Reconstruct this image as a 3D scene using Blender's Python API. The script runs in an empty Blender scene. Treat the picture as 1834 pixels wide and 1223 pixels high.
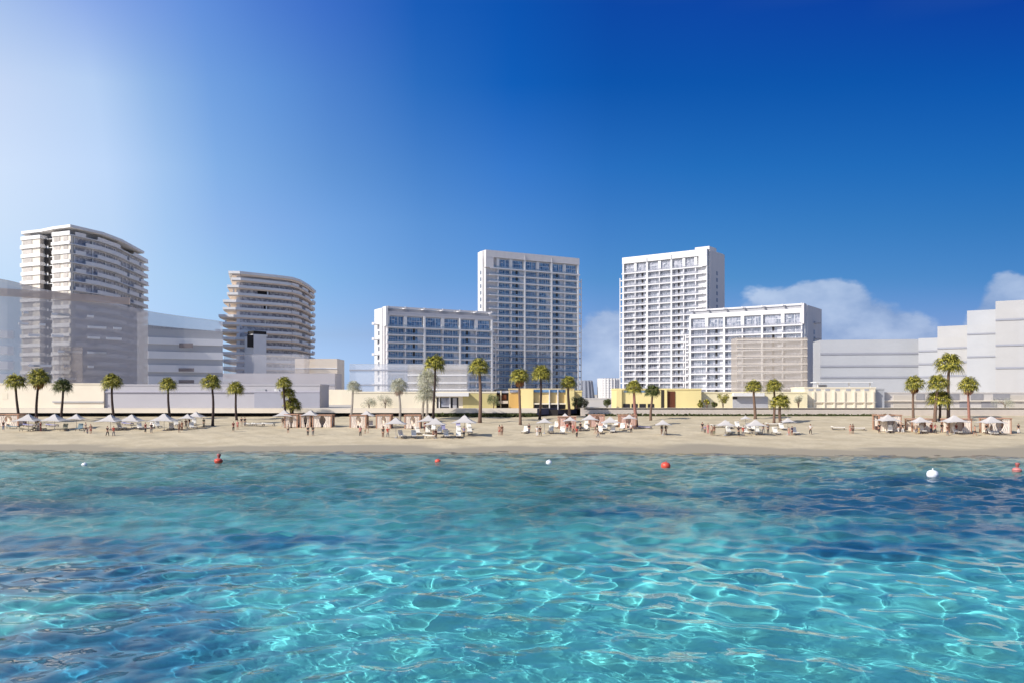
import bpy, math, random
import numpy as np
from mathutils import Vector, Matrix
R = math.radians
S = bpy.context.scene
COL = S.collection

# ---------------------------------------------------------------- camera
F = 1500.0; CX = 917.0; HY = 705.0; CZ = 8.0      # focal length and horizon in photo pixels, eye height
cam = bpy.data.cameras.new('camera'); camo = bpy.data.objects.new('camera', cam); COL.objects.link(camo)
camo.location = (0, 0, CZ); camo.rotation_euler = (math.pi/2, 0, 0)
cam.sensor_width = 36; cam.lens = 36*F/1834; cam.shift_y = (HY-611.5)/1834
cam.clip_start = .5; cam.clip_end = 20000; S.camera = camo
S.view_settings.view_transform = 'Standard'; S.view_settings.look = 'None'
S.cycles.use_denoising = True; S.cycles.denoising_prefilter = 'ACCURATE'
S.view_settings.exposure = 0.0; S.view_settings.gamma = 1

# ---------------------------------------------------------------- sun and sky
EL, AZ = R(36), R(-124)
SUN = Vector((math.sin(AZ)*math.cos(EL), math.cos(AZ)*math.cos(EL), math.sin(EL)))
L = bpy.data.lights.new('sun', 'SUN'); L.energy = 4.6; L.angle = R(.5); L.color = (1, .95, .87)
lo = bpy.data.objects.new('sun', L); COL.objects.link(lo); lo.rotation_euler = SUN.to_track_quat('Z', 'Y').to_euler()
L.cycles.is_caustics_light = True
w = bpy.data.worlds.new('World'); S.world = w; w.use_nodes = True
nt = w.node_tree; N = nt.nodes; LK = nt.links
bg = N['Background']; bg.inputs[1].default_value = .12
sky = N.new('ShaderNodeTexSky'); sky.sky_type = 'NISHITA'; sky.sun_disc = False
sky.sun_elevation = EL; sky.sun_rotation = AZ; sky.air_density = 1.0; sky.dust_density = .6; sky.ozone_density = 3.0
tc = N.new('ShaderNodeTexCoord'); sep = N.new('ShaderNodeSeparateXYZ'); LK.new(tc.outputs['Generated'], sep.inputs[0])
def wm(op, a, b=None, c=None):
    n = N.new('ShaderNodeMath'); n.operation = op
    for i, v in enumerate((a, b, c)):
        if v is None: continue
        if isinstance(v, (int, float)): n.inputs[i].default_value = v
        else: LK.new(v, n.inputs[i])
    return n.outputs[0]
def wramp(fac, stops):
    n = N.new('ShaderNodeValToRGB'); LK.new(fac, n.inputs[0]); e = n.color_ramp.elements
    while len(e) < len(stops): e.new(.5)
    for i, (p, c) in enumerate(stops): e[i].position = p; e[i].color = (*c, 1)
    return n.outputs[0]
def wmix(f, a, b, mode='MIX'):
    n = N.new('ShaderNodeMix'); n.data_type = 'RGBA'; n.blend_type = mode
    n.clamp_result = False; n.clamp_factor = True
    for i, v in ((0, f), (6, a), (7, b)):
        if isinstance(v, (int, float)): n.inputs[i].default_value = v
        elif isinstance(v, tuple): n.inputs[i].default_value = (*v, 1)
        else: LK.new(v, n.inputs[i])
    return n.outputs[2]
SKY_TINT = [  # how the colour of the air differs over the bay: paler towards the sun side, deeper away from it
 (-0.514,[(0,(0.359,0.4841,0.8376)),(0.0954,(0.359,0.3776,0.5175)),(0.1853,(0.544,0.4879,0.5012)),(0.2735,(0.7636,0.5998,0.5257)),(0.3592,(0.9648,0.7149,0.5807)),(0.4817,(1.1005,0.7873,0.6212)),(0.5919,(0.9409,0.7469,0.6345)),(1.0,(0.4,0.38,0.36))]),
 (-0.424,[(0,(0.359,0.4737,0.8177)),(0.1008,(0.3583,0.3811,0.5223)),(0.1958,(0.4913,0.4586,0.4921)),(0.2887,(0.6651,0.5597,0.5216)),(0.3787,(0.8369,0.6711,0.5887)),(0.5066,(0.9296,0.7511,0.6385)),(0.6209,(0.6364,0.5777,0.6428)),(1.0,(0.4,0.38,0.36))]),
 (-0.374,[(0,(0.331,0.4444,0.7764)),(0.1034,(0.3252,0.3543,0.4884)),(0.2006,(0.423,0.4257,0.4743)),(0.2957,(0.4976,0.4818,0.4986)),(0.3876,(0.5893,0.5527,0.5414)),(0.518,(0.5854,0.5763,0.5805)),(0.634,(0.4644,0.4861,0.6137)),(1.0,(0.4,0.38,0.36))]),
 (-0.32,[(0,(0.3114,0.4304,0.7619)),(0.1057,(0.3004,0.3422,0.4748)),(0.205,(0.3463,0.3853,0.4482)),(0.302,(0.3737,0.3998,0.4709)),(0.3957,(0.3742,0.4342,0.5012)),(0.5283,(0.3534,0.4397,0.5428)),(0.6458,(0.3075,0.4078,0.5848)),(1.0,(0.4,0.38,0.36))]),
 (-0.263,[(0,(0.2755,0.3901,0.7301)),(0.1077,(0.2681,0.3043,0.4483)),(0.2089,(0.2825,0.3431,0.4273)),(0.3076,(0.2987,0.3531,0.4485)),(0.4028,(0.2821,0.3659,0.4628)),(0.5373,(0.2496,0.3696,0.5112)),(0.6561,(0.2019,0.3151,0.5319)),(1.0,(0.4,0.38,0.36))]),
 (-0.203,[(0,(0.246,0.3569,0.6997)),(0.1093,(0.2384,0.2752,0.415)),(0.2121,(0.2261,0.2973,0.4033)),(0.3122,(0.2333,0.3139,0.4226)),(0.4086,(0.1985,0.3012,0.4219)),(0.5446,(0.1662,0.2886,0.4593)),(0.6645,(0.1259,0.2478,0.4932)),(1.0,(0.4,0.38,0.36))]),
 (-0.102,[(0,(0.2027,0.297,0.6119)),(0.1111,(0.1932,0.2261,0.3692)),(0.2155,(0.157,0.2314,0.3479)),(0.3171,(0.1456,0.2434,0.3664)),(0.415,(0.1086,0.2279,0.3751)),(0.5526,(0.0531,0.195,0.3883)),(0.6736,(0.0286,0.1662,0.4047)),(1.0,(0.4,0.38,0.36))]),
 (0.0,[(0,(0.189,0.2692,0.579)),(0.1117,(0.1715,0.2043,0.3557)),(0.2167,(0.1228,0.2056,0.3284)),(0.3188,(0.098,0.2024,0.3415)),(0.4171,(0.0621,0.1875,0.3595)),(0.5552,(0.0127,0.1423,0.3498)),(0.6766,(0.0101,0.1316,0.3629)),(1.0,(0.4,0.38,0.36))]),
 (0.106,[(0,(0.1662,0.2385,0.5158)),(0.1111,(0.1447,0.1748,0.307)),(0.2154,(0.0833,0.167,0.2768)),(0.317,(0.0622,0.1616,0.2882)),(0.4148,(0.0335,0.1494,0.3012)),(0.5524,(0.0081,0.1102,0.2888)),(0.6734,(0.0097,0.0934,0.3037)),(1.0,(0.4,0.38,0.36))]),
 (0.213,[(0,(0.1662,0.2291,0.4984)),(0.1091,(0.1429,0.1669,0.294)),(0.2116,(0.0704,0.1573,0.2552)),(0.3115,(0.0501,0.1512,0.2695)),(0.4078,(0.0242,0.1363,0.2752)),(0.5436,(0.0079,0.1045,0.2733)),(0.6633,(0.0097,0.0858,0.293)),(1.0,(0.4,0.38,0.36))]),
 (0.356,[(0,(0.1501,0.2149,0.4583)),(0.1042,(0.1233,0.1494,0.2732)),(0.2022,(0.0625,0.137,0.2371)),(0.2979,(0.0397,0.1318,0.2378)),(0.3905,(0.0212,0.1218,0.249)),(0.5216,(0.0071,0.0967,0.2516)),(0.6382,(0.0087,0.0723,0.2609)),(1.0,(0.4,0.38,0.36))]),
 (0.508,[(0,(0.1402,0.2005,0.4308)),(0.0958,(0.1106,0.1357,0.2542)),(0.1861,(0.0531,0.1191,0.2169)),(0.2746,(0.0335,0.1128,0.2105)),(0.3606,(0.018,0.1068,0.2218)),(0.4835,(0.0063,0.0875,0.2322)),(0.594,(0.0076,0.0612,0.2314)),(1.0,(0.4,0.38,0.36))]),
]
ev = wm('MULTIPLY', wm('MAXIMUM', sep.outputs[2], 0), 1.6)
ax = sep.outputs[0]; tint = None
for i, (a, st) in enumerate(SKY_TINT):
    r_ = wramp(ev, st)
    if tint is None: tint = r_
    else:
        a0 = SKY_TINT[i-1][0]; k = 1/(a-a0); tint = wmix(wm('MULTIPLY_ADD', ax, k, -a0*k), tint, r_)
col = wmix(1.0, sky.outputs[0], tint, 'MULTIPLY')
SC = N.new('ShaderNodeVectorMath'); SC.operation = 'SCALE'; SC.inputs['Scale'].default_value = 3.0
LK.new(col, SC.inputs[0]); col = SC.outputs[0]
# low cumulus far off on the right and a small one ahead
mp = N.new('ShaderNodeMapping'); mp.inputs['Scale'].default_value = (1, 1, 1.7); LK.new(tc.outputs['Generated'], mp.inputs[0])
nz = N.new('ShaderNodeTexNoise'); nz.inputs['Scale'].default_value = 11; nz.inputs['Detail'].default_value = 9; nz.inputs['Roughness'].default_value = .52
LK.new(mp.outputs[0], nz.inputs[0])
sl = wm('DIVIDE', ax, wm('MAXIMUM', sep.outputs[1], .05)); se = wm('DIVIDE', sep.outputs[2], wm('MAXIMUM', sep.outputs[1], .05))
nz2 = N.new('ShaderNodeTexNoise'); nz2.inputs['Scale'].default_value = 5.5; nz2.inputs['Detail'].default_value = 2; LK.new(mp.outputs[0], nz2.inputs[0])
def bump_(c, wd): return wm('MAXIMUM', wm('SUBTRACT', 1, wm('POWER', wm('ABSOLUTE', wm('DIVIDE', wm('SUBTRACT', sl, c), wd)), 2.0)), 0)
hump = wm('MAXIMUM', wm('MULTIPLY', bump_(.37, .20), .135), wm('MAXIMUM', wm('MULTIPLY', bump_(.60, .09), .142), wm('MULTIPLY', bump_(.11, .07), .10)))
top = wm('ADD', hump, wm('MULTIPLY', wm('SUBTRACT', nz.outputs[0], .5), .13))
top = wm('ADD', top, wm('MULTIPLY', wm('SUBTRACT', nz2.outputs[0], .5), .05))
mr = N.new('ShaderNodeMapRange'); mr.interpolation_type = 'SMOOTHSTEP'
LK.new(wm('SUBTRACT', top, se), mr.inputs[0]); mr.inputs[1].default_value = -.003; mr.inputs[2].default_value = .012
mr.inputs[3].default_value = 0; mr.inputs[4].default_value = .68
cmr = N.new('ShaderNodeMapRange'); LK.new(nz.outputs[0], cmr.inputs[0]); cmr.inputs[1].default_value = .40; cmr.inputs[2].default_value = .66
cl = wmix(cmr.outputs[0], (2.1, 3.0, 4.9), (5.2, 6.0, 7.4))
col = wmix(mr.outputs[0], col, cl)
LK.new(col, bg.inputs[0])

# ---------------------------------------------------------------- helpers
def P(px, y, d): return Vector(((px-CX)/F*d, d, CZ-(y-HY)/F*d))     # photo measurement at distance d -> place
def XD(px, d): return (px-CX)/F*d
def ZD(y, d): return CZ-(y-HY)/F*d
def tag(o, label=None, cat=None, group=None, kind=None):
    if label: o['label'] = label
    if cat: o['category'] = cat
    if group: o['group'] = group
    if kind: o['kind'] = kind
    return o
def empty(name, loc=(0, 0, 0), rz=0, label=None, cat=None, group=None):
    o = bpy.data.objects.new(name, None); COL.objects.link(o); o.location = loc; o.rotation_euler = (0, 0, rz); o.empty_display_size = .2
    return tag(o, label, cat, group)
class MB:
    def __init__(s): s.v = []; s.f = []; s.m = []; s.k = 0
    def quad(s, a, b, c, d): i = len(s.v); s.v += [tuple(a), tuple(b), tuple(c), tuple(d)]; s.f.append((i, i+1, i+2, i+3)); s.m.append(s.k)
    def tri(s, a, b, c): i = len(s.v); s.v += [tuple(a), tuple(b), tuple(c)]; s.f.append((i, i+1, i+2)); s.m.append(s.k)
    def box(s, x0, x1, y0, y1, z0, z1):
        i = len(s.v)
        s.v += [(x0,y0,z0),(x1,y0,z0),(x1,y1,z0),(x0,y1,z0),(x0,y0,z1),(x1,y0,z1),(x1,y1,z1),(x0,y1,z1)]
        for q in ((0,3,2,1),(4,5,6,7),(0,1,5,4),(1,2,6,5),(2,3,7,6),(3,0,4,7)): s.f.append(tuple(i+j for j in q)); s.m.append(s.k)
        return s
    def bar(s, a, b, w, h=None, up=(0, 0, 1)):
        a = Vector(a); b = Vector(b); h = h or w; t = (b-a).normalized(); u = Vector(up)
        if abs(t.dot(u)) > .98: u = Vector((1, 0, 0))
        r = t.cross(u).normalized()*w/2; u = r.cross(t).normalized()*h/2; i = len(s.v)
        for c in (a, b): s.v += [tuple(c-r-u), tuple(c+r-u), tuple(c+r+u), tuple(c-r+u)]
        for q in ((0,1,2,3),(7,6,5,4),(0,4,5,1),(1,5,6,2),(2,6,7,3),(3,7,4,0)): s.f.append(tuple(i+j for j in q)); s.m.append(s.k)
        return s
    def tube(s, pts, rad, n=8, cap=True):
        base = len(s.v); pts = [Vector(p) for p in pts]
        for j, p in enumerate(pts):
            t = (pts[min(j+1, len(pts)-1)]-pts[max(j-1, 0)]).normalized(); u = Vector((0, 1, 0)) if abs(t.y) < .9 else Vector((1, 0, 0))
            a = t.cross(u).normalized(); b = t.cross(a).normalized(); r = rad[j] if isinstance(rad, (list, tuple)) else rad
            for k in range(n):
                g = 2*math.pi*k/n; s.v.append(tuple(p+a*r*math.cos(g)+b*r*math.sin(g)))
        for j in range(len(pts)-1):
            for k in range(n):
                s.f.append((base+j*n+k, base+j*n+(k+1) % n, base+(j+1)*n+(k+1) % n, base+(j+1)*n+k)); s.m.append(s.k)
        if cap:
            s.f.append(tuple(base+k for k in range(n))[::-1]); s.m.append(s.k)
            s.f.append(tuple(base+(len(pts)-1)*n+k for k in range(n))); s.m.append(s.k)
        return s
    def lathe(s, prof, n=16, c=(0, 0, 0)):
        base = len(s.v)
        for r, z in prof:
            for k in range(n): g = 2*math.pi*k/n; s.v.append((c[0]+r*math.cos(g), c[1]+r*math.sin(g), c[2]+z))
        for j in range(len(prof)-1):
            for k in range(n): s.f.append((base+j*n+k, base+j*n+(k+1) % n, base+(j+1)*n+(k+1) % n, base+(j+1)*n+k)); s.m.append(s.k)
        return s
    def prism(s, poly, z0, z1):
        n = len(poly); i = len(s.v); s.v += [(x, y, z0) for x, y in poly]+[(x, y, z1) for x, y in poly]
        s.f.append(tuple(range(i+n-1, i-1, -1))); s.m.append(s.k); s.f.append(tuple(range(i+n, i+2*n))); s.m.append(s.k)
        for j in range(n): k = (j+1) % n; s.f.append((i+j, i+k, i+n+k, i+n+j)); s.m.append(s.k)
        return s
    def wall(s, path, th, z0, z1):          # upright band along an open path, th thick towards the path's left
        off = offset_path(path, th)
        return s.prism(list(path)+off[::-1], z0, z1)
    def mesh(s, name, mats, smooth=False):
        me = bpy.data.meshes.new(name); me.from_pydata(s.v, [], s.f)
        for m in (mats if isinstance(mats, (list, tuple)) else [mats]): me.materials.append(m)
        me.polygons.foreach_set('material_index', s.m)
        if smooth: me.shade_smooth()
        me.update(); return me
    def build(s, name, mats, parent=None, loc=None, smooth=False):
        return place(name, s.mesh(name, mats, smooth), parent, loc)
def place(name, me, parent=None, loc=None, rz=0):
    o = bpy.data.objects.new(name, me); COL.objects.link(o)
    if parent is not None: o.parent = parent
    if loc is not None: o.location = loc
    if rz: o.rotation_euler = (0, 0, rz)
    return o
def offset_path(path, th):
    out = []; n = len(path)
    for i, (x, y) in enumerate(path):
        a = path[max(i-1, 0)]; b = path[min(i+1, n-1)]
        def nrm(p, q): dx, dy = q[0]-p[0], q[1]-p[1]; l = math.hypot(dx, dy) or 1; return (-dy/l, dx/l)
        n1 = nrm(a, (x, y)) if i > 0 else nrm((x, y), b); n2 = nrm((x, y), b) if i < n-1 else n1
        mx, my = n1[0]+n2[0], n1[1]+n2[1]; l2 = mx*mx+my*my; k = 2/max(l2, .6)
        out.append((x+mx*k*th, y+my*k*th))
    return out
def offset_poly(poly, th):
    n = len(poly); ext = [poly[-1]]+list(poly)+[poly[0]]; return offset_path(ext, th)[1:-1]
def copy_tree(o, parent=None):
    c = o.copy(); COL.objects.link(c); c.parent = parent
    for ch in list(o.children): copy_tree(ch, c)
    return c

# ---------------------------------------------------------------- materials
MATS = {}
def mat(name, color, rough=.7, vary=.0, scale=1.0, metal=0, spec=.5, bump=0, bscale=8, coords='Object', streak=False, rnd=0):
    if name in MATS: return MATS[name]
    m = bpy.data.materials.new(name); m.use_nodes = True; n = m.node_tree.nodes; l = m.node_tree.links; p = n['Principled BSDF']
    p.inputs['Base Color'].default_value = (*color, 1); p.inputs['Roughness'].default_value = rough; p.inputs['Metallic'].default_value = metal
    p.inputs['Specular IOR Level'].default_value = spec
    t = n.new('ShaderNodeTexCoord'); src = t.outputs[coords]
    if vary or rnd:
        mp = n.new('ShaderNodeMapping'); l.new(src, mp.inputs[0])
        if streak: mp.inputs['Scale'].default_value = (1, 1, .12)
        z = n.new('ShaderNodeTexNoise'); z.inputs['Scale'].default_value = scale; z.inputs['Detail'].default_value = 6; z.inputs['Roughness'].default_value = .6
        l.new(mp.outputs[0], z.inputs[0])
        r = n.new('ShaderNodeMapRange'); r.inputs[1].default_value = .3; r.inputs[2].default_value = .7
        r.inputs[3].default_value = 1-vary; r.inputs[4].default_value = 1+vary*.7; l.new(z.outputs[0], r.inputs[0]); f = r.outputs[0]
        if rnd:
            oi = n.new('ShaderNodeObjectInfo'); q = n.new('ShaderNodeMapRange'); q.inputs[3].default_value = 1-rnd; q.inputs[4].default_value = 1+rnd
            l.new(oi.outputs['Random'], q.inputs[0]); mm = n.new('ShaderNodeMath'); mm.operation = 'MULTIPLY'; l.new(f, mm.inputs[0]); l.new(q.outputs[0], mm.inputs[1]); f = mm.outputs[0]
        v = n.new('ShaderNodeVectorMath'); v.operation = 'SCALE'; v.inputs[0].default_value = color; l.new(f, v.inputs['Scale']); l.new(v.outputs[0], p.inputs['Base Color'])
    if bump:
        z = n.new('ShaderNodeTexNoise'); z.inputs['Scale'].default_value = bscale; z.inputs['Detail'].default_value = 5; l.new(src, z.inputs[0])
        b = n.new('ShaderNodeBump'); b.inputs['Strength'].default_value = bump; b.inputs['Distance'].default_value = .1; l.new(z.outputs[0], b.inputs['Height']); l.new(b.outputs[0], p.inputs['Normal'])
    MATS[name] = m; return m
def ghost_mat(name, color, alpha, rough=.6, vary=.06, scale=.08, edge=0):
    m = mat(name, color, rough, vary, scale); p = m.node_tree.nodes['Principled BSDF']; p.inputs['Alpha'].default_value = alpha; return m
def glass_mat(name, dark, light, rough=.08, rnd=True, ior=1.7, spec=.9):
    m = bpy.data.materials.new(name); m.use_nodes = True; n = m.node_tree.nodes; l = m.node_tree.links; p = n['Principled BSDF']
    p.inputs['Roughness'].default_value = rough; p.inputs['Specular IOR Level'].default_value = spec; p.inputs['IOR'].default_value = ior
    oi = n.new('ShaderNodeObjectInfo'); t = n.new('ShaderNodeTexCoord')
    z = n.new('ShaderNodeTexNoise'); z.inputs['Scale'].default_value = .7; z.inputs['Detail'].default_value = 2
    ad = n.new('ShaderNodeVectorMath'); ad.operation = 'ADD'; sc = n.new('ShaderNodeVectorMath'); sc.operation = 'SCALE'; sc.inputs[0].default_value = (37, 91, 53)
    l.new(oi.outputs['Random'], sc.inputs['Scale']); l.new(t.outputs['Object'], ad.inputs[0]); l.new(sc.outputs[0], ad.inputs[1]); l.new(ad.outputs[0], z.inputs[0])
    mp = n.new('ShaderNodeMapRange'); mp.inputs[1].default_value = .42; mp.inputs[2].default_value = .6; l.new(z.outputs[0], mp.inputs[0])
    mx = n.new('ShaderNodeMix'); mx.data_type = 'RGBA'; mx.inputs[6].default_value = (*dark, 1); mx.inputs[7].default_value = (*light, 1)
    l.new(mp.outputs[0], mx.inputs[0]); l.new(mx.outputs[2], p.inputs['Base Color']); MATS[name] = m; return m
M_white = mat('white_render', (.72, .71, .70), .75, .05, .25, streak=True)
M_pink = mat('pale_concrete', (.66, .63, .62), .8, .06, .3, streak=True)
M_grey = mat('grey_concrete', (.42, .42, .44), .8, .08, .3)
M_slab = mat('slab_white', (.66, .65, .66), .7, .05, .5)
M_frame = mat('window_frame_white', (.60, .62, .66), .5)
M_blue = glass_mat('blue_glass', (.06, .13, .25), (.20, .34, .52))  # light blue tone carries the reflected sky in the base colour
M_pale = glass_mat('curtained_glass', (.10, .12, .17), (.38, .38, .43))
M_rail = mat('rail_glass', (.30, .42, .54), .1, .1, .5); M_rail.node_tree.nodes['Principled BSDF'].inputs['Alpha'].default_value = .30
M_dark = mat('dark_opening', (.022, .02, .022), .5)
M_shadow = mat('shade_black', (.03, .026, .024), .9)  # near-black colour stands in for the shade inside recesses
M_cream = mat('cream_render', (.78, .70, .54), .8, .05, .3, streak=True)
M_yellow = mat('yellow_stone', (.84, .70, .33), .85, .06, .4, streak=True)
M_tan = mat('tan_render', (.68, .53, .27), .85, .07, .4, streak=True)
M_orange = mat('ochre_panel', (.66, .40, .12), .8, .08, .6, streak=True)
M_brown = mat('brown_timber', (.13, .035, .012), .7, .2, 1.5, streak=True)
M_soffit = mat('tan_soffit', (.82, .66, .52), .7, .06, .3)
M_lilac = mat('lavender_wall', (.46, .44, .50), .8, .05, .2)
M_beige = mat('beige_wall', (.60, .53, .46), .9, .08, .5, bump=.15)
M_fascia = mat('pale_fascia', (.74, .66, .55), .8, .05, .4)
M_paving = mat('promenade_paving', (.60, .54, .46), .85, .1, .4)
M_navy = mat('ramp_shade_blue', (.06, .07, .14), .7, .15, .5)  # dark blue puts the angled ramp wall's shade into its colour
M_hedge = mat('hedge_green', (.05, .06, .015), .9, .4, 2)

# ---------------------------------------------------------------- ground, sea bed, water
rng = np.random.default_rng(5)
def shore(x): return 114-.10*np.clip(x, -80, 80)+1.7*np.sin(x*.05+1)+.8*np.sin(x*.13)+.35*np.sin(x*.41+2)
def ground_z(x, d):
    ds = shore(x); z_hi = .0535*(d-114)
    t = np.clip((d-ds)/(130-ds), 0, 1); zz = .0535*16*t
    z = np.where(d > 130, z_hi, zz)
    under = -np.minimum((ds-d)*.07, 3.2)
    z = np.where(d < ds, under, z)
    return np.where(d > 178, np.minimum(z, .0535*64)-.5*np.clip((d-178)/3, 0, 1), z)
def sheet(name, X, Y, Z, m, smooth=True):
    n0, n1 = X.shape; co = np.stack([X, Y, Z], -1).reshape(-1, 3); i = np.arange(n0*n1).reshape(n0, n1)
    f = np.stack([i[:-1, :-1], i[:-1, 1:], i[1:, 1:], i[1:, :-1]], -1).reshape(-1, 4)
    me = bpy.data.meshes.new(name); me.vertices.add(len(co)); me.vertices.foreach_set('co', co.ravel().astype('f'))
    me.loops.add(f.size); me.loops.foreach_set('vertex_index', f.ravel()); me.polygons.add(len(f))
    me.polygons.foreach_set('loop_start', np.arange(len(f))*4); me.polygons.foreach_set('loop_total', np.full(len(f), 4)); me.update()
    if smooth: me.shade_smooth()
    me.materials.append(m); o = bpy.data.objects.new(name, me); COL.objects.link(o); return o
ys = np.concatenate([np.linspace(2, 95, 60), np.linspace(95.5, 182, 180), [190, 240, 320, 450, 700, 1200, 2500, 6000]])
xs = np.concatenate([[-6000, -1500, -500, -220], np.linspace(-160, 160, 330), [220, 500, 1500, 6000]])
Yg, Xg = np.meshgrid(ys, xs, indexing='ij'); Zg = ground_z(Xg, Yg)
dune = sum(a*np.sin(Xg*k1+Yg*k2+p) for a, k1, k2, p in ((.05, .35, .5, 0), (.04, .8, -.6, 2), (.035, 1.5, 1.1, 4), (.03, 2.3, -1.9, 1)))
Zg = Zg+dune*np.clip((Yg-126)/6, 0, 1)*np.clip((176-Yg)/4, 0, 1)
def sand_material():
    m = bpy.data.materials.new('beach_sand'); m.use_nodes = True; n = m.node_tree.nodes; l = m.node_tree.links; p = n['Principled BSDF']
    g = n.new('ShaderNodeNewGeometry'); s = n.new('ShaderNodeSeparateXYZ'); l.new(g.outputs['Position'], s.inputs[0])
    def noise(sc, det=6, mpv=(1, 1, 1), ro=.6):
        mp = n.new('ShaderNodeMapping'); mp.inputs['Scale'].default_value = mpv; l.new(g.outputs['Position'], mp.inputs[0])
        z = n.new('ShaderNodeTexNoise'); z.inputs['Scale'].default_value = sc; z.inputs['Detail'].default_value = det; z.inputs['Roughness'].default_value = ro; l.new(mp.outputs[0], z.inputs[0]); return z.outputs[0]
    def mix(f, a, b):
        x = n.new('ShaderNodeMix'); x.data_type = 'RGBA'
        for i, v in ((0, f), (6, a), (7, b)):
            if isinstance(v, tuple): x.inputs[i].default_value = (*v, 1)
            elif isinstance(v, float): x.inputs[i].default_value = v
            else: l.new(v, x.inputs[i])
        return x.outputs[2]
    def rmp(v, a, b, c=0., d=1.):
        r = n.new('ShaderNodeMapRange'); r.interpolation_type = 'SMOOTHSTEP'; l.new(v, r.inputs[0])
        for i, q in enumerate((a, b, c, d)): r.inputs[i+1].default_value = q
        return r.outputs[0]
    dry = mix(rmp(noise(.25), .35, .65), (.52, .435, .295), (.62, .525, .365))
    dry = mix(rmp(noise(2.2, 8, (1, .5, 1), .75), .48, .70, 0., .5), dry, (.42, .34, .23))
    dry = mix(rmp(noise(.9, 3), .62, .72, 0., .35), dry, (.80, .72, .58))
    ad = n.new('ShaderNodeMath'); ad.operation = 'ADD'; l.new(s.outputs[2], ad.inputs[0])
    q = n.new('ShaderNodeMath'); q.operation = 'MULTIPLY_ADD'; l.new(noise(.06, 3), q.inputs[0]); q.inputs[1].default_value = 1.1; q.inputs[2].default_value = -.55; l.new(q.outputs[0], ad.inputs[1])
    wet = rmp(ad.outputs[0], .28, .52, 1., 0.)
    sandc = mix(wet, dry, (.36, .31, .23))
    # below the water line: pale sand with darker weed beds
    bed = mix(rmp(noise(.35, 4), .35, .7), (.62, .66, .60), (.76, .78, .70))
    def ell(x, y, rx, ry):
        v = n.new('ShaderNodeVectorMath'); v.operation = 'SUBTRACT'; l.new(g.outputs['Position'], v.inputs[0]); v.inputs[1].default_value = (x, y, 0)
        v2 = n.new('ShaderNodeVectorMath'); v2.operation = 'MULTIPLY'; l.new(v.outputs[0], v2.inputs[0]); v2.inputs[1].default_value = (1/rx, 1/ry, 0)
        v3 = n.new('ShaderNodeVectorMath'); v3.operation = 'LENGTH'; l.new(v2.outputs[0], v3.inputs[0]); return v3.outputs['Value']
    weed = None
    for (x, y, rx, ry) in BEDS:
        e = n.new('ShaderNodeMath'); e.operation = 'MULTIPLY_ADD'; l.new(noise(.16, 5), e.inputs[0]); e.inputs[1].default_value = 2.2; l.new(ell(x, y, rx, ry), e.inputs[2])
        f = rmp(e.outputs[0], 1.5, 2.5, .85, 0.)
        if weed is None: weed = f
        else:
            mx = n.new('ShaderNodeMath'); mx.operation = 'MAXIMUM'; l.new(weed, mx.inputs[0]); l.new(f, mx.inputs[1]); weed = mx.outputs[0]
    yy = rmp(s.outputs[1], 36., 72.)
    streaks = n.new('ShaderNodeMath'); streaks.operation = 'MULTIPLY'; l.new(rmp(noise(1.1, 5, (.20, .8, 1), .75), .46, .56), streaks.inputs[0]); l.new(yy, streaks.inputs[1])
    bed = mix(streaks.outputs[0], bed, (.07, .13, .10))  # dark far streaks painted on the bed imitate ripple reflections
    bed = mix(weed, bed, (.03, .13, .27))
    l.new(mix(rmp(s.outputs[2], -.5, -.05), bed, sandc), p.inputs['Base Color'])
    ro = n.new('ShaderNodeMapRange'); l.new(wet, ro.inputs[0]); ro.inputs[3].default_value = .95; ro.inputs[4].default_value = .85; l.new(ro.outputs[0], p.inputs['Roughness'])
    p.inputs['Specular IOR Level'].default_value = .3
    b = n.new('ShaderNodeBump'); b.inputs['Strength'].default_value = .5; b.inputs['Distance'].default_value = .12; l.new(noise(1.6, 8, (1, 1, 1), .7), b.inputs['Height']); l.new(b.outputs[0], p.inputs['Normal'])
    return m
BEDS = [(-15, 27, 6, 8), (-22, 40, 9, 4), (-13, 50, 7, 2.5), (32, 64, 15, 6), (22, 47, 8, 3), (9, 62, 5, 3), (-38, 62, 9, 4), (44, 80, 16, 5), (-26, 47, 12, 5), (30, 53, 13, 4), (40, 70, 18, 7), (20, 72, 9, 3), (-30, 74, 10, 3)]
ground = sheet('ground', Xg, Yg, Zg, sand_material()); tag(ground, kind='structure'); ground.cycles.is_caustics_receiver = True

# water: real wave relief, fine near the eye
yw = np.concatenate([[-60, -20, 0, 6], 9*np.exp(np.linspace(0, math.log(126/9), 900))]); uw = np.concatenate([[-9, -3, -1.4, -.95], np.linspace(-.80, .80, 1150), [.95, 1.4, 3, 9]])
Yw, Uw = np.meshgrid(yw, uw, indexing='ij'); Xw = np.maximum(Yw, 12)*Uw; Zw = np.zeros_like(Xw)
WV = []
for i in range(14): lam = 3.0*math.exp(rng.random()*.9); WV.append((lam, rng.normal(1.35, .6), .0018*lam))
for i in range(44): lam = 1.25*math.exp(rng.random()*.95); WV.append((lam, rng.random()*6.28, .0034*lam))
for i in range(26): lam = .30*math.exp(rng.random()*1.1); WV.append((lam, rng.normal(1.4, .8), .0022*lam))
FAR = []
for i in range(16): lam = 1.5*math.exp(rng.random()*1.1); FAR.append((lam, 1.5708+rng.normal(0, .28), .0085*lam))
calm = .55+.45*np.sin(Xw*.11+1.1+.5*np.sin(Yw*.09))*np.sin(Yw*.10+Xw*.03)      # slicks and ruffled patches
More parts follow.
